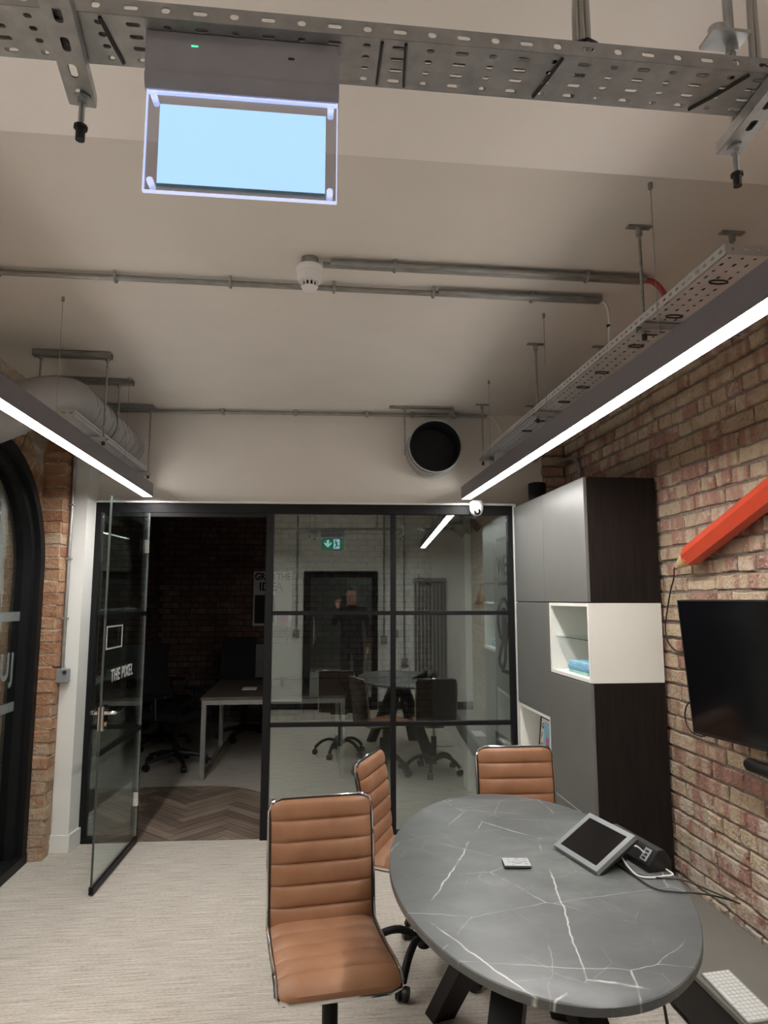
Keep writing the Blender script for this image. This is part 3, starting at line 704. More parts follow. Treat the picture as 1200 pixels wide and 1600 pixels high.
# ------------------------------------------------------------------ linear lights
def linear_light(x0, x1, y0, y1, wires, label):
    z0, z1 = 2.23, 2.317; xm = (x0 + x1) / 2
    t = thing('linear_light', (xm, (y0 + y1) / 2, z0), label, 'light', 'suspended linear lights')
    b = MB(); b.box((x0, y0, z0 + .012), (x1, y1, z1)); b.box((x0, y0, z0), (x0 + .0035, y1, z0 + .012)); b.box((x1 - .0035, y0, z0), (x1, y1, z0 + .012))
    b.box((x0 + .0035, y0, z0), (x1 - .0035, y0 + .004, z0 + .012)); b.box((x0 + .0035, y1 - .004, z0), (x1 - .0035, y1, z0 + .012))
    b.build('housing', 'anodised', t)
    MB().box((x0 + .0036, y0 + .0042, z0 + .0015), (x1 - .0036, y1 - .0042, z0 + .0115)).build('diffuser', 'lamp_light', t)
    sg = -1 if xm > 0 else 1      # added strip to brighten the ceiling, facing the middle of the room
    a, b_ = sorted((xm, xm + sg * .004)); MB().box((a, y0 + .02, z1), (b_, y1 - .02, z1 + .016)).build('added_glow_strip', 'added_uplight', t)
    a, b_ = sorted((xm, xm - sg * .003)); MB().box((a, y0 + .02, z1), (b_, y1 - .02, z1 + .018)).build('added_back_shield', 'anodised', t)  # added shield, keeps the strip's light off the wall side
    a, b_ = sorted((xm, xm + sg * .006)); MB().box((a, y0 + .02, z1 + .016), (b_, y1 - .02, z1 + .018)).build('added_top_shield', 'anodised', t)  # added shield, keeps the strip from shining straight up
    for y in wires:
        wr_ = MB().cyl((xm, y, z1), (xm, y, CEIL if y > 1.76 else 2.80), 0.0013, n=6).build('suspension_wire', 'galvanised_dull', t)
        MB().cyl((xm, y, (CEIL if y > 1.76 else 2.80) - .02), (xm, y, CEIL if y > 1.76 else 2.80), 0.007, n=10).build('ceiling_cup', 'galvanised_dull', wr_)
        MB().cyl((xm, y, z1), (xm, y, z1 + .015), 0.005, n=8).build('gripper', 'galvanised_dull', wr_)
linear_light(1.022, 1.088, 0.30, 4.49, (0.9, 1.88, 2.87, 3.84), 'long suspended linear light along the pink brick wall')
linear_light(-1.127, -1.060, 0.30, 4.60, (0.9, 1.9, 2.93, 4.02), 'long suspended linear light beside the arched window')

# ------------------------------------------------------------------ perforated trays
def hole_cell(b, mp, u0, v0, u1, v1, hw_, hh, flip=False):
    """rectangular cell with a stadium hole, 12 quads"""
    cu, cv = (u0+u1)/2, (v0+v1)/2; du, dv = (u1-u0)/2, (v1-v0)/2
    out = [(-1,-1),(-.33,-1),(.33,-1),(1,-1),(1,-.33),(1,.33),(1,1),(.33,1),(-.33,1),(-1,1),(-1,.33),(-1,-.33)]
    r = min(hw_, hh); sx = hw_ - r; sy = hh - r
    ang = [225, 255, 285, 315, 345, 15, 45, 75, 105, 135, 165, 195]
    inn = []
    for a in ang:
        c, s_ = math.cos(R(a)), math.sin(R(a)); inn.append((r*c + (sx if c > 0 else -sx), r*s_ + (sy if s_ > 0 else -sy)))
    vs = [mp(cu+x*du, cv+y*dv) for x, y in out] + [mp(cu+x, cv+y) for x, y in inn]
    b.add(vs, [(i, (i+1)%12, 12+(i+1)%12, 12+i) for i in range(12)])
def cell_plate(b, mp, L, rows, pitch, slot, circ, off=0):
    """rows: list of (v0, v1); alternating slots and round holes"""
    n = int(L / pitch)
    for i in range(n):
        for j, (v0, v1) in enumerate(rows):
            h = slot if (i + off) % 2 else circ
            hole_cell(b, mp, i*pitch, v0, (i+1)*pitch, v1, *h)
    return n * pitch
# wide tray across the top of the picture
tr = thing('cable_tray', (0, 0.97, 2.40), 'galvanised perforated cable tray crossing the room under the beam', 'cable tray')
X0 = -0.95; b = MB()
Lr = cell_plate(b, lambda u, v: (X0 + u, 0.921 + v, 2.40), 2.4, [(0.004, .026), (.026, .0485), (.0485, .071), (.071, .094)], 0.05, (.0105, .0042), (.0060, .0044))
b.add([(X0, .921, 2.40), (X0 + Lr, .921, 2.40), (X0 + Lr, .925, 2.40), (X0, .925, 2.40)], [(0,1,2,3)]); b.add([(X0, 1.015, 2.40), (X0 + Lr, 1.015, 2.40), (X0 + Lr, 1.019, 2.40), (X0, 1.019, 2.40)], [(0,1,2,3)])
b.build('tray_base', 'galvanised', tr, recalc=False, solid=0.0014)
for yy in (0.921, 1.019):
    b = MB(); cell_plate(b, lambda u, v, yy=yy: (X0 + u, yy, 2.40 + v), 2.4, [(0.0, .026)], 0.05, (.0105, .0038), (.0065, .005))
    b.build('tray_flange', 'galvanised', tr, recalc=False, solid=0.0014)
# dark cable ties round the tray
for i_, (x, dx) in enumerate(((-0.385, -.012), (-0.32, .012), (0.098, .0), (0.135, .008), (0.385, -.02), (0.70, -.055))):
    pts = [(x, .926, 2.3975), (x + dx*.5, .97, 2.3965), (x + dx, 1.010, 2.3975), (x + dx, 1.010, 2.409), (x, .926, 2.409)]
    tag(MB().tube(pts, 0.0028, n=6, closed=True).build('cable_tie', 'cable_black'), 'black cable tie around the wide tray, ' + ['first', 'second', 'third', 'fourth', 'fifth', 'sixth'][i_] + ' counted from the window side', 'cable tie', 'cable ties on the wide tray')
# cables lying inside the tray and rising to the ceiling
for k, (y, r) in enumerate(((0.945, .007), (0.968, .008), (0.990, .006))):
    tag(MB().tube([(X0 + .02, y, 2.4095 + r), (-.3, y + .004, 2.4095 + r), (.4, y - .003, 2.4095 + r), (1.4, y, 2.4095 + r)], r, n=8).build('tray_cable', 'cable_grey', smooth=True), 'grey cable laid in the wide tray, ' + ['near side', 'middle', 'far side'][k] + ' of three', 'cable', 'cables in the wide tray')
def riser(name, x0, y0, x1, y1, lab, n=3):
    t = thing(name, (x0, y0, 2.42), lab, 'cable', 'cable risers')
    for k in range(n):
        e = (k - (n-1)/2) * .011
        MB().tube(smooth_path([(x0 + e, y0, 2.425), (x0 + e - .006, y0 - .012, 2.52), (x0 + e*.8, y0 - .005, 2.62), ((x0+x1)/2 + e, (y0+y1)/2, 2.72), (x1 + e, y1, 2.80)], 5), 0.0052, n=8).build('cable', 'cable_grey', t, smooth=True)
    MB().tube([(x0 - .02, y0 - .012, 2.476), (x0, y0 - .023, 2.476), (x0 + .02, y0 - .012, 2.48), (x0 + .018, y0 + .008, 2.48), (x0 - .018, y0 + .008, 2.476)], .0028, n=6, closed=True).build('tie', 'cable_black', t)
riser('cable_riser', 0.447, 0.99, 0.40, 0.86, 'bundle of grey cables rising from the middle of the wide tray')
riser('cable_riser', 0.775, 1.01, 0.80, 1.02, 'grey cables rising beside the beam clamp above the wide tray', 2)
# slotted channel hangers with threaded rod
def channel(b, p0, p1, wdt=.041, h=.021, slots=True, up=Vector((0, 0, 1))):
    p0 = Vector(p0); p1 = Vector(p1); d = (p1-p0); L = d.length; d.normalize(); s_ = d.cross(up).normalized()
    mpb = lambda u, v: p0 + d*u + s_*v
    if slots:
        n = max(1, int(L/.05)); pt_ = L/n
        for i in range(n): hole_cell(b, mpb, i*pt_, -wdt/2, (i+1)*pt_, wdt/2, .014, .0065)
    else: b.add([mpb(0, -wdt/2), mpb(L, -wdt/2), mpb(L, wdt/2), mpb(0, wdt/2)], [(0,1,2,3)])
    for sg in (-1, 1):
        q = [mpb(0, sg*wdt/2), mpb(L, sg*wdt/2), mpb(L, sg*wdt/2) + up*h, mpb(0, sg*wdt/2) + up*h, mpb(L, sg*(wdt/2 - .009)) + up*h, mpb(0, sg*(wdt/2 - .009)) + up*h]
        b.add(q, [(0,1,2,3), (3,2,4,5)])
    return b
def hanger(p0, p1, rods, zrod, lab, tip=.075, zc=2.80):
    t = thing('channel_hanger', p0, lab, 'hanger', 'slotted channels under the wide tray')
    channel(MB(), p0, p1).build('slotted_channel', 'galvanised', t, recalc=False, solid=.002)
    for (x, y) in rods:
        rd = MB().cyl((x, y, zrod - tip), (x, y, zc), 0.005, n=8).build('threaded_rod', 'galvanised', t, smooth=True)
        MB().cyl((x, y, zrod - .003), (x, y, zrod - .006), .013, n=16).build('washer', 'galvanised', rd); MB().cyl((x, y, zrod - .015), (x, y, zrod - .006), .0085, n=6).build('nut', 'galvanised', rd)
        MB().cyl((x, y, zrod - tip - .004), (x, y, zrod - tip + .018), .0075, n=10).build('end_cap', 'cable_black', rd); MB().cyl((x, y, zrod - tip + .016), (x, y, zrod - tip + .021), .011, n=10).build('end_cap', 'cable_black', rd)
    return t
hanger((-0.345, 0.72, 2.375), (-0.393, 1.085, 2.375), [(-0.386, 1.062), (-0.352, 0.75)], 2.375, 'slotted channel with capped rod under the tray near the window side')
hanger((0.735, 0.72, 2.375), (0.765, 1.085, 2.375), [(0.764, 1.062), (0.740, 0.75)], 2.375, 'slotted channel with capped rod under the tray near the brick wall')
bc = thing('beam_clamp', (0.73, 1.03, 2.5), 'galvanised beam clamp with bolt above the wide tray', 'clamp')
MB().box((0.685, .985, 2.535), (0.755, 1.03, 2.541)).build('plate', 'galvanised', bc); MB().cyl((0.735, 1.01, 2.43), (0.735, 1.01, 2.80), .0055).build('threaded_rod', 'galvanised', bc, smooth=True)
MB().cyl((0.735, 1.01, 2.515), (0.735, 1.01, 2.535), .011, n=6).build('nut', 'galvanised', bc); MB().cyl((0.70, 1.0, 2.541), (0.70, 1.0, 2.552), .014, n=16).build('washer', 'galvanised', bc)

# ------------------------------------------------------------------ exit sign
es = thing('exit_sign', (-0.11, 0.95, 2.145), 'hanging exit sign with a lit pale blue back, below the wide tray', 'sign')
hp = [(.941, 2.398), (.968, 2.398), (.968, 2.32), (.962, 2.309), (.949, 2.309), (.944, 2.316), (.9415, 2.328), (.9445, 2.336), (.941, 2.345)]
MB().prism(hp, lambda y, z: (-0.257, y, z), lambda y, z: (0.033, y, z)).build('housing', 'housing_grey', es, smooth=True)
MB().box((-0.253, 0.951, 2.147), (0.030, 0.957, 2.309)).build('acrylic_panel', 'acrylic', es)
MB().box((-0.236, 0.9585, 2.163), (0.0135, 0.9605, 2.292)).build('light_sheet', 'sign_light', es)
MB().box((-0.236, 0.9580, 2.158), (0.0135, 0.9612, 2.163)).build('sheet_edge', 'teal_card', es)
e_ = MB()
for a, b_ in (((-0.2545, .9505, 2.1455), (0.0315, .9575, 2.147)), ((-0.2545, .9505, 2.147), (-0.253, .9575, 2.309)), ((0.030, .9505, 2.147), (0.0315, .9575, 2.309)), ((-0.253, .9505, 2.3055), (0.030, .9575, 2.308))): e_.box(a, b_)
e_.build('lit_edge', 'edge_stud_glow', es)
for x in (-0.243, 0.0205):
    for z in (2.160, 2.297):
        MB().cyl((x, .946, z), (x, .966, z), .0048, n=14).build('standoff', 'edge_stud_glow', es, smooth=True)  # studs given a glow of their own in place of caught light
gs = MB().box((-0.236, 0.962, 2.163), (0.0135, 0.9632, 2.292)).build('green_face', 'sign_green_light', es)
ar = [(0, -.045), (.045, .0), (.045, .025), (.016, .0), (.016, .05), (-.016, .05), (-.016, .0), (-.045, .025), (-.045, .0)]
for nm, px, poly in (('arrow', -0.168, ar),):
    MB().prism(poly, lambda x, z, px=px: (px + x, .9634, 2.2275 + z), lambda x, z, px=px: (px + x, .9642, 2.2275 + z)).build(nm, 'sign_light', gs)
MB().box((-0.098, .9634, 2.168), (-0.022, .9640, 2.287)).build('doorway_symbol', 'sign_light', gs)
mn = MB(); F_ = lambda x, z: (-0.062 + x, .9642, 2.2275 + z)
def limb(pts, r): mn.tube([F_(*p) for p in pts], r, n=6)
mn.lathe([(.0001, -.001), (.009, -.001), (.009, .001), (.0001, .001)], F_(-.010, .040), 12, 'y')
limb([(-.008, .026), (.004, -.004)], .008); limb([(.004, -.006), (.016, -.022), (.030, -.026)], .0055); limb([(.002, -.006), (-.004, -.03), (-.014, -.05)], .0055)
limb([(-.006, .022), (-.024, .012), (-.028, .0)], .0042); limb([(-.004, .022), (.014, .014), (.024, .022)], .0042)
for p_ in mn.v: p_.y = .9644 + (p_.y - .9642) * .06
mn.build('running_figure', 'sign_green', gs)
MB().box((-0.19, .9400, 2.376), (-0.180, .942, 2.378)).build('status_light', 'green_led', es)
MB().box((-0.045, .9400, 2.368), (-0.036, .942, 2.371)).build('test_slot', 'ink', es)

# ------------------------------------------------------------------ conduits on the ceiling
def conduit(name, runs, saddles, lab, r=.012):
    t = thing(name, runs[0][0], lab, 'conduit', 'steel conduits on the ceiling')
    for a, b in runs: MB().cyl(a, b, r, n=12).build('pipe', 'galvanised_dull', t, smooth=True)
    for p in saddles:
        p = Vector(p); sd = MB()
        sd.tube([p + Vector((0, -.022 - r*0, CEIL - p.z - .002)), p + Vector((0, -.02, 0)), p + Vector((0, -.012, -.014)), p + Vector((0, .0, -.018)), p + Vector((0, .012, -.014)), p + Vector((0, .02, 0)), p + Vector((0, .022, CEIL - p.z - .002))], .006, n=6)
        sd.build('saddle', 'galvanised_dull', t, smooth=True)
    return t
zc = CEIL - .022
conduit('ceiling_conduit', [((-1.69, 2.675, zc), (1.235, 2.675, zc)), ((0.52, 2.655, zc - .002), (1.235, 2.65, zc - .002))], [(x, 2.672, zc) for x in (-1.25, -0.80, -0.345, 0.08, 0.50, 0.93)], 'longest steel conduit crossing the ceiling behind the smoke detector')
conduit('ceiling_conduit', [((0.03, 2.478, zc), (1.335, 2.478, zc)), ((0.06, 2.455, zc), (1.335, 2.455, zc))], [(x, 2.467, zc) for x in (0.31, 1.09)], 'pair of steel conduits running from the smoke detector')
t = thing('ceiling_conduit', PP(-1.45, .05, zc), 'thin steel conduit along the top of the plaster end wall', 'conduit', 'steel conduits on the ceiling')
MB().cyl(PP(-1.5, .05, zc), PP(1.235, .05, zc), .012, n=12).build('pipe', 'galvanised_dull', t, smooth=True)
for u in (-0.62, -0.12, 0.38, 0.70, 1.0): MB().box((u - .012, .03, zc - .016), (u + .012, .07, CEIL), PP, ch=.003).build('saddle', 'galvanised_dull', t)
# smoke detector
sd = thing('smoke_detector', (-0.02, 2.478, 2.74), 'white smoke detector on a round steel conduit box', 'smoke detector')
MB().cyl((-.02, 2.478, 2.825), (-.02, 2.478, CEIL), .033, n=24).build('conduit_box', 'galvanised_dull', sd, smooth=True)
MB().lathe([(.050, 2.825), (.053, 2.818), (.053, 2.808), (.049, 2.802)], (-.02, 2.478, 0), 28).build('base', 'white_plastic', sd, smooth=True)
MB().lathe([(.048, 2.802), (.047, 2.775), (.043, 2.764), (.034, 2.762)], (-.02, 2.478, 0), 28).build('body', 'white_plastic', sd, smooth=True)
MB().lathe([(.031, 2.744), (.028, 2.735), (.018, 2.731), (.0005, 2.73)], (-.02, 2.478, 0), 24).build('chamber_cap', 'white_plastic', sd, smooth=True)
MB().cyl((-.02, 2.478, 2.742), (-.02, 2.478, 2.764), .024, n=16).build('chamber', 'ink', sd)
for k in range(12):
    a = 2*math.pi*k/12; MB().cyl((-.02 + .030*math.cos(a), 2.478 + .030*math.sin(a), 2.742), (-.02 + .030*math.cos(a), 2.478 + .030*math.sin(a), 2.764), .0035, n=6).build('vent_rib', 'white_plastic', sd)
# cables dropping from the conduit ends
tag(MB().tube(smooth_path([(1.335, 2.466, zc), (1.375, 2.466, zc - .005), (1.41, 2.46, zc - .05), (1.425, 2.46, zc - .13), (1.42, 2.46, 2.535)], 6), .011, n=10).build('red_cable', 'cable_red', smooth=True), 'dark red cable curving down from the conduit pair to the tray', 'cable')
wc = thing('white_cable', (1.25, 2.665, 2.53), 'white cable dropping from the long conduit to the tray', 'cable')
MB().tube(smooth_path([(1.235, 2.662, zc), (1.262, 2.662, zc - .02), (1.272, 2.662, zc - .09), (1.268, 2.662, 2.67), (1.262, 2.662, 2.53)], 6), .006, n=8).build('cable', 'cable_white', wc, smooth=True)
for z in (2.585, 2.72): MB().cyl((1.266, 2.662, z), (1.267, 2.662, z + .008), .0085, n=10).build('tie', 'cable_black', wc)
tag(MB().tube(smooth_path([PP(1.235, .05, zc), PP(1.28, .05, zc - .015), PP(1.32, .06, zc - .10), PP(1.33, .08, 2.66), PP(1.33, .12, 2.53)], 6), .004, n=8).build('thin_cable', 'cable_white', smooth=True), 'thin pale cable curving down beside the plaster end wall', 'cable')

# ------------------------------------------------------------------ tray along the brick wall
rt = thing('cable_tray', (1.21, 2.97, 2.50), 'pale perforated cable tray running above the light by the brick wall', 'cable tray')
b = MB(); n_ = 0
Lr = cell_plate(b, lambda u, v: (1.133 + v, 1.645 + u, 2.50), 2.70, [(.004, .043), (.043, .081), (.081, .119), (.119, .157)], .038, (.009, .0045), (.0055, .0045))
b.build('tray_base', 'white_steel', rt, recalc=False, solid=.0014)
for xx in (1.131, 1.292):
    b = MB(); cell_plate(b, lambda u, v, xx=xx: (xx, 1.645 + u, 2.50 + v), 2.70, [(0, .03)], .038, (.009, .0045), (.0085, .0045)); b.build('tray_flange', 'white_steel', rt, recalc=False, solid=.0014)
b = MB(); cell_plate(b, lambda u, v: (1.131 + u, 1.643, 2.50 + v), .162, [(0, .03)], .0405, (.0065, .0045), (.0065, .0045)); b.build('end_plate', 'white_steel', rt, recalc=False, solid=.0014)
for y in (1.80, 2.05, 2.20, 2.32, 2.62, 2.82, 3.05, 3.40, 3.62):
    pts = [(1.21 + .03*math.cos(a), y + .012*math.sin(a), 2.4975) for a in [2*math.pi*k/10 for k in range(10)]]
    MB().tube(pts, .0028, n=5, closed=True).build('tie_loop', 'cable_black', rt)
for k, x in enumerate((1.165, 1.205, 1.245)): tag(MB().tube([(x, 1.68, 2.512), (x + .01, 2.6, 2.512), (x - .006, 3.5, 2.512), (x, 4.3, 2.512)], .011, n=8).build('tray_cable', 'cable_black', smooth=True), ['inner', 'middle', 'outer'][k] + ' black cable laid in the pale tray by the brick wall', 'cable', 'cables in the wall tray')
wbk = thing('wire_basket', (1.38, 3.0, 2.50), 'pale wire basket tray holding cables beside the perforated tray', 'cable tray')
for x, z in ((1.30, 2.505), (1.345, 2.505), (1.39, 2.505), (1.435, 2.505), (1.44, 2.535), (1.295, 2.535)):
    MB().cyl((x, 1.75, z), (x, 4.40, z), .0022, n=6).build('wire', 'white_steel', wbk)
for k in range(27):
    y = 1.78 + .1*k; MB().tube([(1.295, y, 2.545), (1.297, y, 2.503), (1.438, y, 2.503), (1.442, y, 2.545)], .0022, n=6).build('cross_wire', 'white_steel', wbk)
for k, (x, mt, r) in enumerate(((1.33, 'cable_red', .006), (1.365, 'cable_grey', .007), (1.405, 'cable_white', .006))):
    tag(MB().tube([(x, 1.8, 2.516), (x + .006, 2.6, 2.516), (x - .005, 3.4, 2.516), (x, 4.38, 2.516)], r, n=8).build('basket_cable', mt, smooth=True), ['red', 'grey', 'white'][k] + ' cable lying in the wire basket tray', 'cable', 'cables in the wire basket')
for i_, y in enumerate((1.02, 2.122, 3.23, 4.33)):
    words = ['nearest the wide tray', 'beside the red cable', 'midway along the brick wall', 'closest to the plaster end wall'][i_]
    t = thing('trapeze_hanger', (1.31, y, 2.47), 'rod hung channel carrying the wall side trays, ' + words, 'hanger', 'trapeze hangers by the brick wall')
    b = channel(MB(), (1.12, y, 2.472), (1.51, y, 2.472)); b.build('slotted_channel', 'galvanised', t, recalc=False, solid=.002)
    for x in (1.139, 1.49):
        top = CEIL if y > 1.76 else 2.80
        rd = MB().cyl((x, y, 2.445 if x < 1.3 else 2.468), (x, y, top), .0058, n=8).build('threaded_rod', 'galvanised_dull', t, smooth=True)
        MB().box((x - .045, y - .013, top - .007), (x + .045, y + .013, top - .0005), ch=.002).build('ceiling_plate', 'galvanised_dull', rd); MB().cyl((x, y, top - .035), (x, y, top - .007), .011, n=10).build('rod_nut', 'galvanised_dull', rd)
        if x < 1.3: MB().cyl((x, y, 2.440), (x, y, 2.460), .009, n=10).build('end_cap', 'cable_black', rd)
jb_ = thing('junction_box', (1.30, 4.10, 2.43), 'small grey round junction box under the far end of the wall tray', 'junction box')
MB().cyl((1.30, 4.10, 2.45), (1.30, 4.10, 2.497), .045, n=20).build('body', 'galvanised', jb_, smooth=True); MB().cyl((1.30, 4.10, 2.442), (1.30, 4.10, 2.45), .048, n=20).build('lid', 'galvanised_dull', jb_, smooth=True)
MB().box((1.19, 4.16, 2.44), (1.25, 4.24, 2.497), ch=.003).build('adaptor', 'white_steel', jb_)
# conduit bend going into the brick above the cabinets
tag(MB().tube(smooth_path([(1.775, 4.25, 2.19), (1.775, 4.25, 2.38), (1.77, 4.27, 2.46), (1.76, 4.33, 2.50), (1.74, 4.45, 2.505), (1.73, 4.56, 2.505)], 6), .013, n=10).build('bent_conduit', 'galvanised_dull', smooth=True), 'bent grey conduit rising behind the top cabinets', 'conduit')

# ------------------------------------------------------------------ ventilation on the plaster wall
vd = thing('round_duct', PP(.83, .1, 2.57), 'open ended round metal duct with dark inside on the plaster wall', 'duct')
cdu = (.838, 2.575)
def ring(u, z, d): return PP(u, d, z)
nn = 40
def tubular(r0, r1, d0, d1, mat, nm, par):
    b = MB(); vs = []
    for r, d in ((r0, d0), (r0, d1), (r1, d1), (r1, d0)):
        vs += [PP(cdu[0] + r*math.cos(2*math.pi*k/nn), d, cdu[1] + r*math.sin(2*math.pi*k/nn)) for k in range(nn)]
    fs = [(q*nn + k, q*nn + (k+1)%nn, ((q+1)%4)*nn + (k+1)%nn, ((q+1)%4)*nn + k) for q in range(4) for k in range(nn)]
    return b.add(vs, fs).build(nm, mat, par, smooth=True)
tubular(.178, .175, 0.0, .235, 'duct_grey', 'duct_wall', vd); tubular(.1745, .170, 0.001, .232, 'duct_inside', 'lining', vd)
tubular(.182, .178, .228, .237, 'duct_grey', 'rim', vd); tubular(.190, .178, .06, .072, 'duct_grey', 'collar', vd)
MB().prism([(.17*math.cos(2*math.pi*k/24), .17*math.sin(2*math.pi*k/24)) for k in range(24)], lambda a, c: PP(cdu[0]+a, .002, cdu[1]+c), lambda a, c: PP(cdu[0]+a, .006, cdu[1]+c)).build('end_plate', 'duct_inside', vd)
bh = thing('duct_hanger', PP(.76, .22, 2.86), 'ceiling channel and band carrying the open round duct', 'hanger')
channel(MB(), PP(.53, .19, 2.848), PP(.97, .19, 2.848), slots=False).build('channel', 'galvanised_dull', bh, recalc=False, solid=.002)
for u in (.635, .965):
    zb = 2.52 if u < .7 else 2.72
    MB().cyl(PP(u if u < .7 else u - .02, .19, zb), PP(u if u < .7 else u - .02, .19, CEIL), .005, n=8).build('threaded_rod', 'galvanised_dull', bh, smooth=True); MB().cyl(PP(u, .19, 2.83), PP(u, .19, 2.848), .011, n=8).build('nut', 'galvanised_dull', bh)
b = MB(); pts = [PP(cdu[0] + .1815*math.cos(R(a)), .19, cdu[1] + .1815*math.sin(R(a))) for a in range(190, 410, 10)]
b.tube(pts, .0035, n=6).build('band', 'galvanised_dull', bh, smooth=True)

# spiral duct with elbow on the left
sp_ = thing('spiral_duct', (-1.28, 4.0, 2.45), 'pale spiral ventilation duct with an elbow near the arched window', 'duct')
DR = .118; dz = 2.585; dxx = -1.275
path = [Vector((dxx, y, dz)) for y in (4.72, 3.62)]
MB().tube([path[0], path[1]], DR, n=28).build('straight_run', 'duct_grey', sp_, smooth=True)
k = 0
y = 3.70
while y < 4.68:
    rg = [(dxx + (DR + .001)*math.cos(2*math.pi*q/28), y + .05*q/28 - .025, dz + (DR + .001)*math.sin(2*math.pi*q/28)) for q in range(29)]
    MB().tube(rg, .0035, n=5).build('seam', 'duct_grey', sp_, smooth=True); y += .125
ed = Vector((-0.78, -0.22, -0.46)).normalized(); el = []
p = Vector((dxx, 3.64, dz)); d0 = Vector((0, -1, 0)); el.append(p.copy())
for q in range(1, 11):
    d_ = d0.lerp(ed, q/10).normalized(); p = p + d_ * .036; el.append(p.copy())
MB().tube(el, DR + .003, n=28).build('elbow', 'duct_grey', sp_, smooth=True)
MB().tube([el[-1], el[-1] + ed * .30], DR + .006, n=28).build('branch', 'duct_grey', sp_, smooth=True)
MB().tube([el[-1] - ed*.004, el[-1] + ed*.012], DR + .010, n=28).build('collar', 'duct_grey', sp_, smooth=True)
# tray below the duct
lt = thing('cable_tray', (-1.17, 3.9, 2.40), 'pale perforated tray under the spiral duct', 'cable tray')
b = MB(); Ll = cell_plate(b, lambda u, v: (-1.245 + v, 3.20 + u, 2.40), 1.40, [(0, .034), (.034, .068), (.068, .102), (.102, .136)], .034, (.009, .004), (.006, .004)); b.build('tray_base', 'white_steel', lt, recalc=False, solid=.0014)
for xx in (-1.245, -1.109):
    b = MB(); cell_plate(b, lambda u, v, xx=xx: (xx, 3.20 + u, 2.40 + v), 1.40, [(0, .03)], .034, (.010, .005), (.010, .005)); b.build('tray_flange', 'white_steel', lt, recalc=False, solid=.0014)
b = MB(); cell_plate(b, lambda u, v: (-1.245 + u, 3.20, 2.40 + v), .136, [(0, .03)], .034, (.010, .005), (.010, .005)); b.build('end_plate', 'white_steel', lt, recalc=False, solid=.0014)
for i_, (y, zb, low_) in enumerate(((3.60, 2.375, True), (4.05, 2.60, False), (4.585, 2.375, True))):
    words = ['over the duct elbow', 'over the middle of the duct', 'by the plaster end wall'][i_]
    t = thing('trapeze_hanger', (-1.27, y, 2.84), 'ceiling channel with rods ' + words, 'hanger', 'hangers over the spiral duct')
    channel(MB(), (-1.475, y, CEIL - .035), (-1.075, y, CEIL - .035), h=.03, slots=False).build('channel', 'galvanised_dull', t, recalc=False, solid=.002)
    for x in ((-1.435, -1.095) if low_ else (-1.385, -1.155)):
        zz = (2.368 if low_ else zb) if x > -1.2 else 2.66
        MB().cyl((x, y, zz), (x, y, CEIL - .03), .0055, n=8).build('threaded_rod', 'galvanised_dull', t, smooth=True); MB().cyl((x, y, CEIL - .05), (x, y, CEIL - .035), .012, n=8).build('nut', 'galvanised_dull', t)
    if low_:
        channel(MB(), (-1.26, y, 2.372), (-1.08, y, 2.372)).build('slotted_channel', 'white_steel', t, recalc=False, solid=.002); MB().cyl((-1.095, y, 2.352), (-1.095, y, 2.371), .009, n=10).build('end_cap', 'cable_black', t)
    else:
        MB().tube([(dxx + (DR + .004)*math.cos(R(a)), y, dz + (DR + .004)*math.sin(R(a))) for a in range(0, 360, 12)], .004, n=6, closed=True).build('clamp_ring', 'galvanised_dull', t, smooth=True)
# vertical conduit by the pillar with a switch
vc = thing('wall_conduit', (-1.545, 4.53, 1.05), 'vertical steel conduit with grey switch box at the brick jamb', 'conduit')
MB().tube([(-1.553, 4.535, 1.10), (-1.553, 4.535, 2.45), (-1.553, 4.535, CEIL)], .011, n=10).build('pipe', 'galvanised', vc, smooth=True)
sb = MB().box((-1.583, 4.490, 1.03), (-1.505, 4.545, 1.115), ch=.004).build('switch_box', 'silver_plastic', vc); MB().cyl((-1.522, 4.480, 1.094), (-1.522, 4.491, 1.094), .012, n=14).build('rocker', 'ink', sb)
for z in (1.42, 1.80, 2.15, 2.5): MB().box((-1.575, 4.518, z), (-1.535, 4.55, z + .016), ch=.003).build('clip', 'galvanised', vc)

# security camera on the partition head
sc_ = thing('dome_camera', PP(1.14, .05, 2.13), 'small white dome security camera on the partition head', 'camera')
def SC(x, y, z): return PP(1.14 + x, .085 + y, z)
MB().lathe([(.046, 2.215), (.047, 2.20), (.047, 2.17), (.045, 2.155), (.038, 2.137), (.024, 2.124), (.001, 2.12)], (0, 0, 0), 28, mp=SC).build('housing', 'white_plastic', sc_, smooth=True)
c0 = Vector(SC(.0, .030, 2.146)); dv = (Vector((0, 0, 1.55)) - c0).normalized()
MB().cyl(c0 - dv*.005, c0 + dv*.012, .022, n=20).build('lens', 'tv_screen', sc_, smooth=True); MB().cyl(c0 + dv*.010, c0 + dv*.0135, .009, n=14).build('lens_glass', 'grey_plastic', sc_)
MB().box((-.03, -.09, 2.212), (.03, .03, 2.225), SC).build('mount', 'white_plastic', sc_)

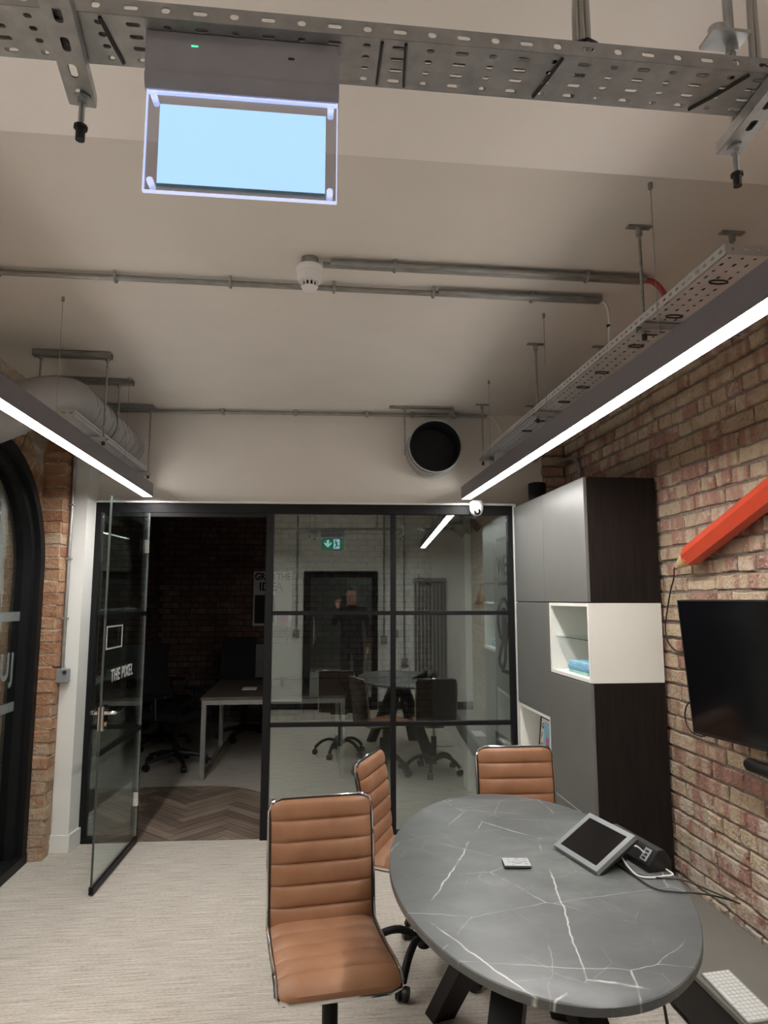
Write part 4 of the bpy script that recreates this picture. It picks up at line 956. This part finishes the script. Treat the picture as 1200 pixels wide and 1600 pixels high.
# ------------------------------------------------------------------ cabinets by the brick wall
CX0, CX1 = 1.395, 1.785; Y0, Y1, YM = 3.30, 4.50, 3.90; TH = .018
def cabinet(name, y0, y1, z0, z1, lab, body, doormat, doors=True, ymid=None):
    t = thing(name, ((CX0+CX1)/2, (y0+y1)/2, z0), lab, 'cabinet', 'stacked wall cabinets')
    y0 += .0008; y1 -= .0008; z0 += .0008; z1 -= .0008; xf = CX0 + .019
    for nm, a, b in (('side_panel', (xf, y0, z0), (CX1, y0 + TH, z1)), ('side_panel', (xf, y1 - TH, z0), (CX1, y1, z1)), ('top_panel', (xf, y0 + TH, z1 - TH), (CX1, y1 - TH, z1)), ('bottom_panel', (xf, y0 + TH, z0), (CX1, y1 - TH, z0 + TH)), ('back_panel', (CX1 - .008, y0 + TH, z0 + TH), (CX1, y1 - TH, z1 - TH))):
        MB().box(a, b).build(nm, body, t)
    if doors: MB().box((CX0, y0 + .001, z0 + .001), (CX0 + .018, y1 - .001, z1 - .001), ch=.0012).build('door', doormat, t)
    return t
YS = 3.925
cabinet('wall_cabinet', YS, Y1, 1.533, 2.18, 'grey fronted top cabinet next to the glass partition', 'black_brown_wood', 'cabinet_grey')
cabinet('wall_cabinet', Y0, YS, 1.533, 2.18, 'grey fronted top cabinet with a dark wood side facing the camera', 'black_brown_wood', 'cabinet_grey')
cabinet('wall_cabinet', YM, Y1, 0.872, 1.530, 'grey fronted middle cabinet beside the open white cube', 'black_brown_wood', 'cabinet_grey')
oc_ = cabinet('open_cube', Y0, YM - .035, 1.131, 1.530, 'open white cube cabinet with a glass shelf', 'cabinet_white', None, False)
for o in list(oc_.children):     # open unit reaches to the face of the doors
    pass
MB().box((CX0 + .002, Y0 + .001, 1.132), (CX0 + .019, Y0 + TH, 1.529)).build('front_edge', 'cabinet_white', oc_); MB().box((CX0 + .002, YM - .054, 1.132), (CX0 + .019, YM - .036, 1.529)).build('front_edge', 'cabinet_white', oc_)
MB().box((CX0 + .002, Y0 + TH, 1.132), (CX0 + .019, YM - .054, 1.15)).build('front_edge', 'cabinet_white', oc_); MB().box((CX0 + .002, Y0 + TH, 1.512), (CX0 + .019, YM - .054, 1.529)).build('front_edge', 'cabinet_white', oc_)
MB().box((CX0 + .03, Y0 + TH, 1.335), (CX1 - .01, YM - .054, 1.341)).build('glass_shelf', 'glass', oc_)
MB().box((CX0 + .0, YM - .034, 1.131), (CX0 + .30, YM - .001, 1.530)).build('filler_panel', 'cabinet_grey', oc_)
bc_ = cabinet('base_cabinet', Y0, YM, 0.0, 1.128, 'grey fronted tall lower cabinet with a dark wood side behind the table', 'black_brown_wood', 'cabinet_grey', False)
MB().box((CX0, Y0 + .002, .468), (CX0 + .018, YM - .002, 1.126), ch=.0012).build('door', 'cabinet_grey', bc_); MB().box((CX0, Y0 + .002, .002), (CX0 + .018, YM - .002, .460), ch=.0012).build('drawer', 'cabinet_grey', bc_); MB().box((CX0 + .004, Y0 + .002, .461), (CX0 + .018, YM - .002, .467)).build('gap_highlight', 'cabinet_white', bc_)  # white strip stands in for the highlight along the door gap
on_ = cabinet('open_cube', YM, Y1, 0.467, 0.869, 'open white cube cabinet holding a framed print', 'cabinet_white', None, False)
for a, b in (((CX0 + .002, YM + .001, .468), (CX0 + .019, YM + TH, .868)), ((CX0 + .002, Y1 - TH, .468), (CX0 + .019, Y1 - .001, .868)), ((CX0 + .002, YM + TH, .468), (CX0 + .019, Y1 - TH, .486)), ((CX0 + .002, YM + TH, .85), (CX0 + .019, Y1 - TH, .868))): MB().box(a, b).build('front_edge', 'cabinet_white', on_)
cabinet('base_cabinet', YM, Y1, 0.0, 0.464, 'lowest grey cabinet under the framed print', 'black_brown_wood', 'cabinet_grey')
# things in the cubes
bx_ = thing('card_box', (1.62, 3.56, 1.15), 'flat pale blue boxed set lying in the white cube', 'box')
MB().box((1.44, 3.44, 1.1495), (1.60, 3.70, 1.170), ch=.002).build('tray', 'teal_card', bx_); MB().box((1.437, 3.435, 1.171), (1.603, 3.705, 1.19), ch=.002).build('lid', 'blue_card', bx_)
tag(MB().box((1.445, 3.43, 1.1905), (1.60, 3.71, 1.212), ch=.002).build('card_box', 'sky_print'), 'thin sky blue box on top of the boxed set', 'box')
fp = thing('framed_print', (1.6, 4.0, .487), 'black framed blue print leaning in the lower white cube', 'picture')
# the print faces the front of the cabinets
def FQ(u, d, z): return (1.49 + d + (z - .487)*.10, 4.43 - u, z)
fr_ = MB()
for a, b in (((0, 0, .487), (.010, .012, .79)), ((.225, 0, .487), (.235, .012, .79)), ((.010, 0, .78), (.225, .012, .79)), ((.010, 0, .487), (.225, .012, .497))): fr_.box(a, b, FQ)
fr_.build('frame', 'ink', fp); MB().box((.010, .006, .497), (.225, .011, .78), FQ).build('mount', 'paper', fp); MB().box((.075, .003, .50), (.215, .0055, .76), FQ).build('print', 'sky_print', fp); MB().box((.12, .0015, .60), (.17, .0028, .67), FQ).build('print_detail', 'pink_print', fp)
for i, s_ in enumerate('GFTI'):
    text_obj('lettering', s_, .05, 'ink', basis(FQ(.028, .0045, .715 - .062*i), (0, -1, 0), (.1, 0, 1)), fp)
# speaker on the cabinets
sk = thing('round_speaker', (1.475, 4.27, 2.18), 'black cylindrical speaker standing on the top cabinets', 'speaker')
MB().lathe([(.055, 2.1815), (.058, 2.186), (.058, 2.30), (.054, 2.306), (.001, 2.306)], (1.475, 4.24, 0), 28).build('body', 'black_mesh', sk, smooth=True); MB().cyl((1.475, 4.24, 2.306), (1.475, 4.24, 2.309), .045, n=24).build('top_plate', 'black_plastic', sk, smooth=True)

# ------------------------------------------------------------------ low bench and keyboard
bn = thing('low_bench', (1.595, 2.1, 0), 'low dark media bench with grey top along the brick wall', 'bench')
MB().box((1.395, 0.90, .188), (1.785, 3.285, .207), ch=.0012).build('bench_top', 'bench_grey', bn); MB().box((1.416, 0.91, .02), (1.783, 3.28, .187)).build('carcass', 'black_brown_wood', bn)
for k in range(4): MB().box((1.397, .912 + k*.592, .022), (1.4155, .912 + k*.592 + .588, .185), ch=.0012).build('drawer', 'black_brown_wood', bn)
MB().box((1.43, .93, 0), (1.77, 3.26, .02)).build('plinth', 'black_plastic', bn)
kb = thing('keyboard', (1.47, 2.33, .208), 'thin white keyboard on the grey low bench', 'keyboard')
ka = R(-3)
def KB(u, v, z): return (1.402 + v*math.cos(ka) - (u - .285)*math.sin(ka)*-1, 2.475 - u + v*.10, .2078 + z)
MB().box((0, 0, 0), (.287, .116, .007), KB, ch=.002).build('case', 'key_gap', kb)
for r in range(6):
    x = .006; v0 = .108 - r*.0178; hh = .0155
    ks = 14
    widths = [.0168]*14 if r < 5 else [.0168]*3 + [.022, .095, .022] + [.0168]*3
    tot = sum(widths); gapw = (.275 - tot)/(len(widths)-1)
    for wd in widths:
        MB().box((x, v0 - hh, .007), (x + wd, v0, .0088), KB).build('key', 'key_white', kb); x += wd + gapw

# ------------------------------------------------------------------ wall screen, device and pencil lamp
tv = thing('television', (1.72, 2.5, 0.97), 'black flat television angled out from the brick wall', 'television')
ty = R(10.5); o_ = Vector((1.632, 2.80, .985)); ax = Vector((math.sin(ty), -math.cos(ty), 0)); tn = Vector((-math.cos(ty), -math.sin(ty), 0)); tup = (Vector((0, 0, 1)) + tn * .085).normalized(); tnn = ax.cross(tup); tnn = tnn if tnn.dot(tn) > 0 else -tnn
def TV(u, d, h): return tuple(o_ + ax*u + tup*h + tnn*d)
MB().box((0, -.035, 0), (.93, -.002, .562), TV, ch=.004).build('back_shell', 'black_plastic', tv); MB().box((.006, -.002, .012), (.924, .0, .556), TV).build('screen', 'tv_screen', tv)
bz = MB()
for a, b in (((0, -.003, 0), (.93, .002, .011)), ((0, -.003, .557), (.93, .002, .562)), ((0, -.003, .011), (.005, .002, .557)), ((.925, -.003, .011), (.93, .002, .557))): bz.box(a, b, TV)
bz.build('bezel', 'black_plastic', tv); MB().box((.36, -.05, .15), (.58, -.035, .42), TV).build('mount_plate', 'black_steel', tv)
mid = Vector(TV(.47, -.05, .28)); MB().tube([mid, Vector((WX - .02, mid.y - .05, mid.z))], .02, n=8).build('mount_arm', 'black_steel', tv); MB().box((WX - .02, mid.y - .14, mid.z - .1), (WX - .006, mid.y + .04, mid.z + .1)).build('wall_plate', 'black_steel', tv)
cb = thing('conference_camera', (1.74, 2.4, .88), 'black rounded conference camera below the television', 'camera')
MB().tube([(1.735, 2.605, .902), (1.735, 2.585, .902), (1.735, 2.20, .902)], .026, n=20, radii=[.018, .027, .027]).build('body', 'black_plastic', cb, smooth=True); MB().box((1.75, 2.40, .895), (WX - .004, 2.46, .91)).build('bracket', 'black_steel', cb); MB().cyl((1.708, 2.36, .902), (1.700, 2.36, .902), .014, n=16).build('lens', 'tv_screen', cb)
pn = thing('pencil_lamp', (1.74, 2.5, 1.69), 'giant red pencil wall lamp mounted slantwise above the television', 'lamp')
tip = Vector((1.735, 3.068, 1.693)); pd = Vector((0, -.940, .342)).normalized(); pu = Vector((1, 0, 0)); pw = pd.cross(pu)
def PEN(s_, r, n=6, ph=30): return [tip + pd*s_ + (pu*math.cos(2*math.pi*k/n + R(ph)) + pw*math.sin(2*math.pi*k/n + R(ph)))*r for k in range(n)]
def pen_part(nm, mat, rings, n=6, ph=30):
    b = MB(); vs = [];
    for s_, r in rings: vs += PEN(s_, max(r, .0004), n, ph)
    m = len(rings); fs = [(j*n+k, j*n+(k+1)%n, (j+1)*n+(k+1)%n, (j+1)*n+k) for j in range(m-1) for k in range(n)] + [tuple(range(n))[::-1], tuple(range((m-1)*n, m*n))]
    return b.add(vs, fs).build(nm, mat, pn)
pen_part('body', 'pencil_red', [(.160, .050), (1.10, .050)], 6, 0); pen_part('wood_cone', 'pencil_wood', [(.028, .011), (.159, .046)], 18); pen_part('lead', 'ink', [(0, .003), (.028, .0118)], 14); pen_part('end_cap', 'pencil_wood', [(1.10, .044), (1.106, .044)], 18)
scal = MB()
for k in range(6):
    a0, a1, am = (2*math.pi*(k+q)/6 for q in (0, 1, .5)); f_ = lambda s_, r, a: tip + pd*s_ + (pu*math.cos(a) + pw*math.sin(a))*r
    scal.add([f_(.161, .0503, a0), f_(.161, .0503, a1), f_(.146, .0435, am + .22), f_(.142, .0425, am), f_(.146, .0435, am - .22)], [(0,1,2,3,4)])
scal.build('scalloped_paint', 'pencil_red', pn, recalc=False, solid=.001)
for s_ in (.35, .9): p = tip + pd*s_; MB().cyl(p + Vector((.03, 0, 0)), (WX - .004, p.y, p.z), .012).build('wall_stud', 'black_steel', pn)
tag(MB().tube(smooth_path([tip, (1.755, 3.11, 1.65), (1.778, 3.19, 1.585), (1.785, 3.255, 1.457), (1.785, 3.268, 1.393), (1.785, 3.245, 1.33), (1.785, 3.16, 1.296), (1.78, 3.08, 1.31), (1.72, 2.92, 1.33)], 8), .0035, n=8).build('lamp_flex', 'cable_black', smooth=True), 'thin black flex hanging from the pencil tip to the television', 'cable')
tag(MB().tube(smooth_path([(1.70, 2.86, 1.12), (1.77, 3.03, 1.087), (1.78, 3.108, 1.041), (1.78, 3.12, .98), (1.78, 3.076, .935), (1.78, 2.998, .93), (1.77, 2.93, .949), (1.74, 2.86, .99)], 8), .0035, n=8).build('screen_cable', 'cable_black', smooth=True), 'black cable looping below the corner of the television', 'cable')

# ------------------------------------------------------------------ table
TC = Vector((.676, 2.145)); ta = math.atan2(-.1128, .9936); TZ = .74
def TT(u, v, z): return (TC.x + u*math.cos(ta) - v*math.sin(ta), TC.y + u*math.sin(ta) + v*math.cos(ta), z)
tb = thing('oval_table', (TC.x, TC.y, 0), 'oval meeting table with dark veined marble top and black splayed legs', 'table')
n = 96; el_ = [(.4245*math.cos(2*math.pi*k/n), .744*math.sin(2*math.pi*k/n)) for k in range(n)]
b = MB(); vs = []
for s_, z in ((.996, TZ - .022), (1.0, TZ - .019), (1.0, TZ - .0025), (.9955, TZ)): vs += [TT(u*s_, v*s_, z) for u, v in el_]
b.add(vs, [(j*n+k, j*n+(k+1)%n, (j+1)*n+(k+1)%n, (j+1)*n+k) for j in range(3) for k in range(n)] + [tuple(range(n))[::-1], tuple(range(3*n, 4*n))])
b.build('table_top', 'grey_marble', tb, smooth=True)
MB().box((-.09, -.16, TZ - .05), (.09, .16, TZ - .0225), TT, ch=.003).build('hub_plate', 'black_steel', tb)
for su, sv in ((1, 1), (1, -1), (-1, 1), (-1, -1)):
    top = Vector(TT(su*.03, sv*.05, TZ - .05)); foot = Vector(TT(su*.235, sv*.535, .0)); d = (foot - top); h = Vector((d.x, d.y, 0)).normalized(); side = Vector((-h.y, h.x, 0))
    b = MB(); vs = []
    for c, z in ((top, TZ - .05), (foot, 0.0)):
        for a_, b_ in ((-.036, -.045), (.036, -.045), (.036, .045), (-.036, .045)): vs.append(Vector((c.x, c.y, z)) + h*a_ + side*b_)
    b.add(vs, [(3,2,1,0), (4,5,6,7), (0,1,5,4), (1,2,6,5), (2,3,7,6), (3,0,4,7)]); b.build('leg', 'black_steel', tb, bevel=.002)

# ------------------------------------------------------------------ tan chairs
def tan_chair(label):
    t = thing('office_chair', (0, 0, 0), label, 'chair', 'tan ribbed chairs at the oval table')
    W = .178; nx = 12
    def pad(ctrl, ribs, name):
        """ctrl: list of (y, z) along the pad surface; the front normal lies to the right of travel"""
        pts = smooth_path([(0, y, z) for y, z in ctrl], 10); cum = [0]
        for a, b in zip(pts, pts[1:]): cum.append(cum[-1] + (b - a).length)
        L = cum[-1]; ns = ribs * 12; b = MB(); top = []; bot = []
        for i in range(ns + 1):
            s_ = L * i / ns
            k = max(j for j in range(len(cum)) if cum[j] <= s_ + 1e-9); k = min(k, len(pts)-2); f = (s_ - cum[k]) / max(1e-9, cum[k+1]-cum[k])
            p = pts[k].lerp(pts[k+1], f); d = (pts[k+1]-pts[k]).normalized(); nv = Vector((0, d.z, -d.y))
            ph = (i / ns * ribs) % 1.0; puff = .0125 * (abs(math.sin(math.pi*ph)) ** .38)
            e_ = min(s_, L - s_); wend = W - (.035 - math.sqrt(max(0, .035**2 - (.035 - min(e_, .035))**2)))*.9 if name_round(name, i, ns) else W
            rt_, rb_ = [], []
            for q in range(nx + 1):
                x = -wend + 2*wend*q/nx; ed_ = max(0.0, 1 - (abs(x)/wend)**8); en = min(1.0, e_/.012)
                hgt = (.010 + puff) * ed_ * (.25 + .75*en); rt_.append(p + Vector((x, 0, 0)) + nv*hgt); rb_.append(p + Vector((x, 0, 0)) - nv*.016)
            top.append(rt_); bot.append(rb_)
        m = nx + 1; vs = [v for r in top for v in r] + [v for r in bot for v in r]; o = (ns+1)*m; fs = []
        for i in range(ns):
            for q in range(nx): fs += [(i*m+q, i*m+q+1, (i+1)*m+q+1, (i+1)*m+q), (o+i*m+q, o+(i+1)*m+q, o+(i+1)*m+q+1, o+i*m+q+1)]
            fs += [(i*m, (i+1)*m, o+(i+1)*m, o+i*m), (i*m+nx, o+i*m+nx, o+(i+1)*m+nx, (i+1)*m+nx)]
        for q in range(nx): fs += [(q, o+q, o+q+1, q+1), (ns*m+q, ns*m+q+1, o+ns*m+q+1, o+ns*m+q)]
        b.add(vs, fs); return b.build(name, 'tan_leather', t, smooth=True), pts
    def name_round(name, i, ns): return (name == 'backrest' and i < ns/2) or (name == 'seat' and i > ns/2)
    back = [(.245, .850), (.232, .78), (.218, .70), (.208, .60), (.202, .52), (.197, .472), (.194, .444)]
    seat = [(.214, .456), (.10, .449), (0, .452), (-.10, .462), (-.17, .462), (-.205, .448), (-.215, .43)]
    pad(back, 6, 'backrest'); pad(seat, 5, 'seat')
    side = back[:-2] + [(.198, .485), (.188, .456)] + seat[1:]
    def outline(w, dn_):
        S = [Vector((0, y, z)) for y, z in side]; P_ = []
        tp = S[0]; bt = S[-1]
        L_ = [Vector((-w, p.y + dn_, p.z - dn_*.2)) for p in S]
        L_[0] = Vector((-w, S[0].y + dn_ - .004, S[0].z - .04)); L_[-1] = Vector((-w, S[-2].y + .02, S[-2].z - .006))
        tc = [Vector((-w + .012, tp.y + dn_, tp.z - .010)), Vector((-w + .04, tp.y + dn_, tp.z + .002)), Vector((w - .04, tp.y + dn_, tp.z + .002)), Vector((w - .012, tp.y + dn_, tp.z - .010))]
        fc = [Vector((w - .012, bt.y + .006, bt.z + .006)), Vector((w - .04, bt.y - .002, bt.z)), Vector((-w + .04, bt.y - .002, bt.z)), Vector((-w + .012, bt.y + .006, bt.z + .006))]
        R_ = [Vector((w, p.y, p.z)) for p in L_]
        return tc + R_ + fc + L_[::-1]
    MB().tube(outline(W + .005, .008), .0065, n=8, closed=True).build('chrome_frame', 'chrome', t, smooth=True)
    MB().tube(outline(W + .0005, -.001), .0035, n=6, closed=True).build('piping', 'cable_black', t, smooth=True)
    sh = MB(); q = smooth_path([(0, y + .0185, z) for y, z in back], 4); W2 = W - .004
    sh.v = [Vector((x, p.y + .012*(1 - (x/W2)**4)*0, p.z)) for p in q for x in (-W2, 0, W2)]; sh.f = [(3*i + k, 3*i + k + 1, 3*i + k + 4, 3*i + k + 3) for i in range(len(q) - 1) for k in (0, 1)]
    tag(sh.build('rear_shell', 'dark_leather', t, smooth=True, solid=.004), 'dark brown back of the chair')
    MB().box((-.085, -.10, .405), (.085, .10, .432), ch=.006).build('mechanism', 'black_steel', t)
    MB().cyl((0, 0, .30), (0, 0, .41), .014, n=14).build('piston', 'chrome', t, smooth=True); MB().cyl((0, 0, .085), (0, 0, .32), .025, n=16).build('gas_lift', 'black_steel', t, smooth=True)
    for k in range(5):
        a = 2*math.pi*k/5 + .55; c, s_ = math.cos(a), math.sin(a)
        lg = MB().tube(smooth_path([(.02*c, .02*s_, .115), (.10*c, .10*s_, .150), (.19*c, .19*s_, .125), (.255*c, .255*s_, .066)], 5), .016, n=10).build('base_leg', 'black_steel', t, smooth=True)
        for e in (-1, 1): MB().cyl((.255*c - e*.006*s_, .255*s_ + e*.006*c, .027), (.255*c - e*.022*s_, .255*s_ + e*.022*c, .027), .027, n=16).build('caster', 'black_plastic', lg, smooth=True)
    return t
ch1 = tan_chair('tan ribbed chair turned to the camera in the open carpet')
for loc, a, lab in (((.50, 3.035, 0), 66, 'tan ribbed chair seen side on at the long edge of the table'), ((.965, 2.985, 0), -2, 'tan ribbed chair at the far end of the table by the cabinets')):
    c = copy_tree(ch1); c.location = loc; c.rotation_euler.z = R(a); c['label'] = lab
ch1.location = (.078, 2.272, 0); ch1.rotation_euler.z = R(7)

# ------------------------------------------------------------------ things on the table
tbz = TZ + .0006
tl = thing('tablet_stand', (.89, 2.14, TZ), 'tablet in a grey tilted desk stand on the marble table', 'tablet')
L0 = Vector((.803, 2.250, TZ + .012)); B0 = Vector((.850, 2.022, TZ + .012)); T0 = Vector((.940, 2.278, TZ + .098))
eu = (B0 - L0); ev = (T0 - L0); eu.normalize(); ev = (ev - eu*ev.dot(eu)).normalized(); en_ = eu.cross(ev); en_ = en_ if en_.z > 0 else -en_
def TL(u, v, d): return tuple(L0 + eu*u + ev*v + en_*d)
lu, lv = .232, .166
b = MB()
for a, c in (((0, 0, -.014), (lu, .016, 0)), ((0, lv - .016, -.014), (lu, lv, 0)), ((0, .016, -.014), (.020, lv - .016, 0)), ((lu - .020, .016, -.014), (lu, lv - .016, 0))): b.box(a, c, TL)
b.build('bezel', 'silver_plastic', tl); MB().box((.020, .016, -.012), (lu - .020, lv - .016, -.002), TL).build('screen', 'tv_screen', tl); MB().box((.0, .0, -.022), (lu, lv, -.0142), TL).build('back_shell', 'black_plastic', tl)
c1 = Vector(TL(lu/2, lv*.62, -.022)); b = MB(); vs = [TL(lu*.25, lv*.2, -.022), TL(lu*.75, lv*.2, -.022), TL(lu*.72, lv*.92, -.022), TL(lu*.28, lv*.92, -.022)]
vs2 = [(p[0] + .012, p[1], TZ + .0008) for p in vs]; b.add(vs + vs2, [(0,1,2,3), (7,6,5,4), (0,4,5,1), (1,5,6,2), (2,6,7,3), (3,7,4,0)]); b.build('foot', 'black_plastic', tl)
rm = thing('table_remote', (.64, 2.13, TZ), 'small grey remote pad with a round dial on the marble table', 'remote')
def RM(u, v, z):
    a = R(-7); return (.640 + u*math.cos(a) - v*math.sin(a), 2.128 + u*math.sin(a) + v*math.cos(a), tbz + z)
MB().box((-.041, -.032, 0), (.041, .032, .008), RM, ch=.003).build('base', 'black_plastic', rm); MB().box((-.040, -.031, .0081), (.040, .031, .0095), RM, ch=.0005).build('face', 'remote_face', rm)
MB().lathe([(.0165, .0096), (.016, .0106), (.001, .0108)], (0, 0, 0), 24, mp=lambda x, y, z: RM(x + .002, y, z)).build('dial', 'grey_plastic', rm, smooth=True)
for u, v in ((.027, .018), (.027, .002), (.027, -.016), (-.022, .018), (-.022, -.002), (-.012, -.024), (.004, .024)): MB().box((u - .005, v - .003, .0096), (u + .005, v + .003, .0103), RM).build('button', 'grey_plastic', rm)
ps = thing('power_hub', (1.03, 2.16, TZ), 'black table power hub with sockets beside the tablet', 'power hub')
def PS(u, v, z):
    a = R(8); return (1.035 + u*math.cos(a) - v*math.sin(a), 2.155 + u*math.sin(a) + v*math.cos(a), tbz + z)
prf = [(-.040, 0), (.040, 0), (.040, .030), (.018, .060), (-.004, .060), (-.040, .018)]
MB().prism(prf, lambda u, z: PS(u, -.125, z), lambda u, z: PS(u, .125, z)).build('body', 'black_plastic', ps, bevel=.002)
def face(u, v, d):   # sloped socket face
    p0 = Vector((-.040, .018)); p1 = Vector((-.004, .060)); e = (p1 - p0); nrm = Vector((-e.y, e.x)).normalized(); q = p0 + e*u + nrm*d; return PS(q.x, v, q.y)
for v in (.05, .09):
    sk_ = MB().box((.12, v - .017, .0), (.88, v + .017, .0015), face).build('socket', 'cable_black', ps)
    for uu, vv in ((.7, 0), (.35, -.008), (.35, .008)): MB().box((uu - .07, v + vv - .002, .0015), (uu + .07, v + vv + .002, .0022), face).build('slot', 'grey_plastic', sk_)
us = MB().box((.15, -.105, 0), (.85, -.075, .0012), face).build('charging_panel', 'grey_plastic', ps)
for k in range(3): MB().box((.22 + .2*k, -.098, .0012), (.34 + .2*k, -.082, .002), face).build('port', 'ink', us)
pz = TZ + .004
a_ = face(.5, -.088, .004)
tag(MB().tube(smooth_path([a_, face(.5, -.07, .03), (.955, 2.10, .79), (.950, 2.04, .765), (.965, 2.0, pz + .002), (1.00, 1.985, pz), (1.04, 1.99, pz), (1.075, 2.0, pz), (1.07, 2.045, pz + .004), (1.056, 2.06, .775)], 7), .0028, n=8).build('charging_cable', 'cable_white', smooth=True), 'white charging cable looped at the power hub', 'cable')
tag(MB().tube(smooth_path([(.930, 2.13, TZ + .03), (.945, 2.10, pz), (.955, 2.03, pz), (.965, 1.935, pz), (.985, 1.90, pz), (1.03, 1.883, pz), (1.06, 1.875, pz), (1.11, 1.87, .738), (1.17, 1.87, .722), (1.19, 1.865, .715), (1.15, 1.90, .728), (1.085, 1.955, pz), (1.04, 1.975, pz), (.99, 1.995, pz), (.965, 2.03, pz), (.965, 2.09, pz), (1.0, 2.14, pz)], 6), .0022, n=8).build('tablet_cable', 'cable_black', smooth=True), 'thin black cable from the tablet overhanging the table edge', 'cable')
tag(MB().tube(smooth_path([(.86, 1.76, .70), (.90, 1.74, .5), (.90, 1.78, .3), (.96, 1.84, .1), (1.05, 1.92, .012), (1.25, 1.95, .010)], 6), .004, n=8).build('floor_cable', 'cable_black', smooth=True), 'black cable hanging below the table edge beside the bench', 'cable')

# ------------------------------------------------------------------ the photographer, seen only as a reflection in the glass
def person():
    V = []; E_ = []; Rr = []
    def add(p, r, frm=None):
        V.append(p); Rr.append(r if isinstance(r, tuple) else (r, r)); i = len(V) - 1
        if frm is not None: E_.append((frm, i))
        return i
    cx, cy = .085, -.27
    pel = add((cx, cy, .96), (.15, .105)); sp1 = add((cx, cy - .005, 1.13), (.135, .10), pel); chs = add((cx, cy - .01, 1.32), (.155, .11), sp1); nb = add((cx, cy, 1.435), (.075, .07), chs); nk = add((cx, cy + .01, 1.49), .052, nb); hd = add((cx - .005, cy + .03, 1.575), (.072, .085), nk); hd2 = add((cx - .005, cy + .025, 1.65), (.076, .09), hd); add((cx - .005, cy + .01, 1.705), (.05, .06), hd2)
    hands = []
    for sx, elb, wr_, pal in ((-1, (-.17, -.17, 1.20), (-.095, -.06, 1.41), (-.088, -.046, 1.475)), (1, (.335, -.25, 1.12), (.315, -.17, .90), (.305, -.15, .83))):
        sh = add((cx + sx*.165, cy - .01, 1.385), (.062, .06), chs); e = add(elb, .044, sh); wv = add(wr_, .029, e); pv = add(pal, (.034, .018), wv); hands.append((pv, pal, sx, wr_))
    for pv, pal, sx, wr_ in hands:
        d = (Vector(pal) - Vector(wr_)).normalized(); side = Vector((1, 0, 0)) if sx < 0 else Vector((0, 1, 0)); side = (side - d*side.dot(d)).normalized(); inn = d.cross(side)*(1 if sx < 0 else -1)
        for k, (o, L) in enumerate(((-.027, .062), (-.009, .072), (.009, .068), (.026, .054))):
            b0 = Vector(pal) + side*o + d*.028; f1 = add(tuple(b0), .0095, pv); f2 = add(tuple(b0 + d*L*.5 + inn*.006), .009, f1); add(tuple(b0 + d*L*.8 + inn*.026), .008, f2)
        t1 = add(tuple(Vector(pal) - side*.036 + d*.0), .0105, pv); add(tuple(Vector(pal) - side*.05 + d*.04 + inn*.012), .0095, t1)
    for sx in (-1, 1):
        h = add((cx + sx*.085, cy, .88), (.088, .09), pel); kn = add((cx + sx*.095, cy + .02, .50), .062, h); an = add((cx + sx*.10, cy - .01, .10), .043, kn); add((cx + sx*.10, cy + .0, .045), .042, an); add((cx + sx*.115, cy + .14, .04), (.045, .032), len(V) - 1)
    me = bpy.data.meshes.new('body'); me.from_pydata(V, E_, []); o = bpy.data.objects.new('body', me); col.objects.link(o)
    o.modifiers.new('skin', 'SKIN'); sk = me.skin_vertices[0].data
    for i, r in enumerate(Rr): sk[i].radius = r
    sk[pel].use_root = True
    ss = o.modifiers.new('smooth', 'SUBSURF'); ss.levels = 2; ss.render_levels = 2
    dg = bpy.context.evaluated_depsgraph_get(); m2 = bpy.data.meshes.new_from_object(o.evaluated_get(dg)); bpy.data.objects.remove(o)
    for m in ('dark_cloth', 'skin', 'dark_hair'): m2.materials.append(M[m])
    for p in m2.polygons:
        c = p.center; p.use_smooth = True
        near_hand = any((c - Vector(h[1])).length < .10 and (c - Vector(h[3])).length > .03 for h in hands)
        if c.z > 1.47 and abs(c.x - cx) < .11 and c.y < -.12: p.material_index = 2 if (c.z > 1.68 or c.y < cy + .0) and c.z > 1.55 else 1
        elif near_hand: p.material_index = 1
    t = thing('person', (cx, cy, 0), 'person in dark clothes holding up a phone, mirrored in the glass partition', 'person')
    m2.transform(Matrix.Translation(-ORG[t.name])); b = bpy.data.objects.new('body', m2); col.objects.link(b); b.parent = t
    fy = cy + .115
    for sx in (-1, 1): MB().lathe([(.001, -.004), (.007, -.003), (.009, 0), (.007, .003), (.001, .004)], (cx - .005 + sx*.03, fy - .002, 1.625), 12, 'y').build('eye', 'white_plastic', t, smooth=True); MB().lathe([(.001, -.012), (.016, -.010), (.022, 0), (.016, .010), (.001, .012)], (cx - .005 + sx*.082, cy + .03, 1.61), 12, 'x').build('ear', 'skin', t, smooth=True)
    MB().tube([(cx - .005, fy - .004, 1.635), (cx - .005, fy + .012, 1.60), (cx - .005, fy + .004, 1.592)], .01, n=8, radii=[.006, .012, .011]).build('nose', 'skin', t, smooth=True)
    MB().tube([(cx - .03, fy - .014, 1.560), (cx - .005, fy - .004, 1.557), (cx + .02, fy - .014, 1.560)], .005, n=8).build('mouth', 'pink_print', t, smooth=True)
    ph = thing('phone', (-.02, -.016, 1.49), 'dark phone held up by the mirrored person', 'phone')
    MB().box((-.058, -.020, 1.43), (.018, -.012, 1.59), ch=.003).build('case', 'black_plastic', ph); MB().box((-.055, -.0206, 1.434), (.015, -.0201, 1.586)).build('screen', 'tv_screen', ph); MB().cyl((-.0, -.0121, 1.575), (-.0, -.0105, 1.575), .006, n=12).build('lens', 'tv_screen', ph)
person()
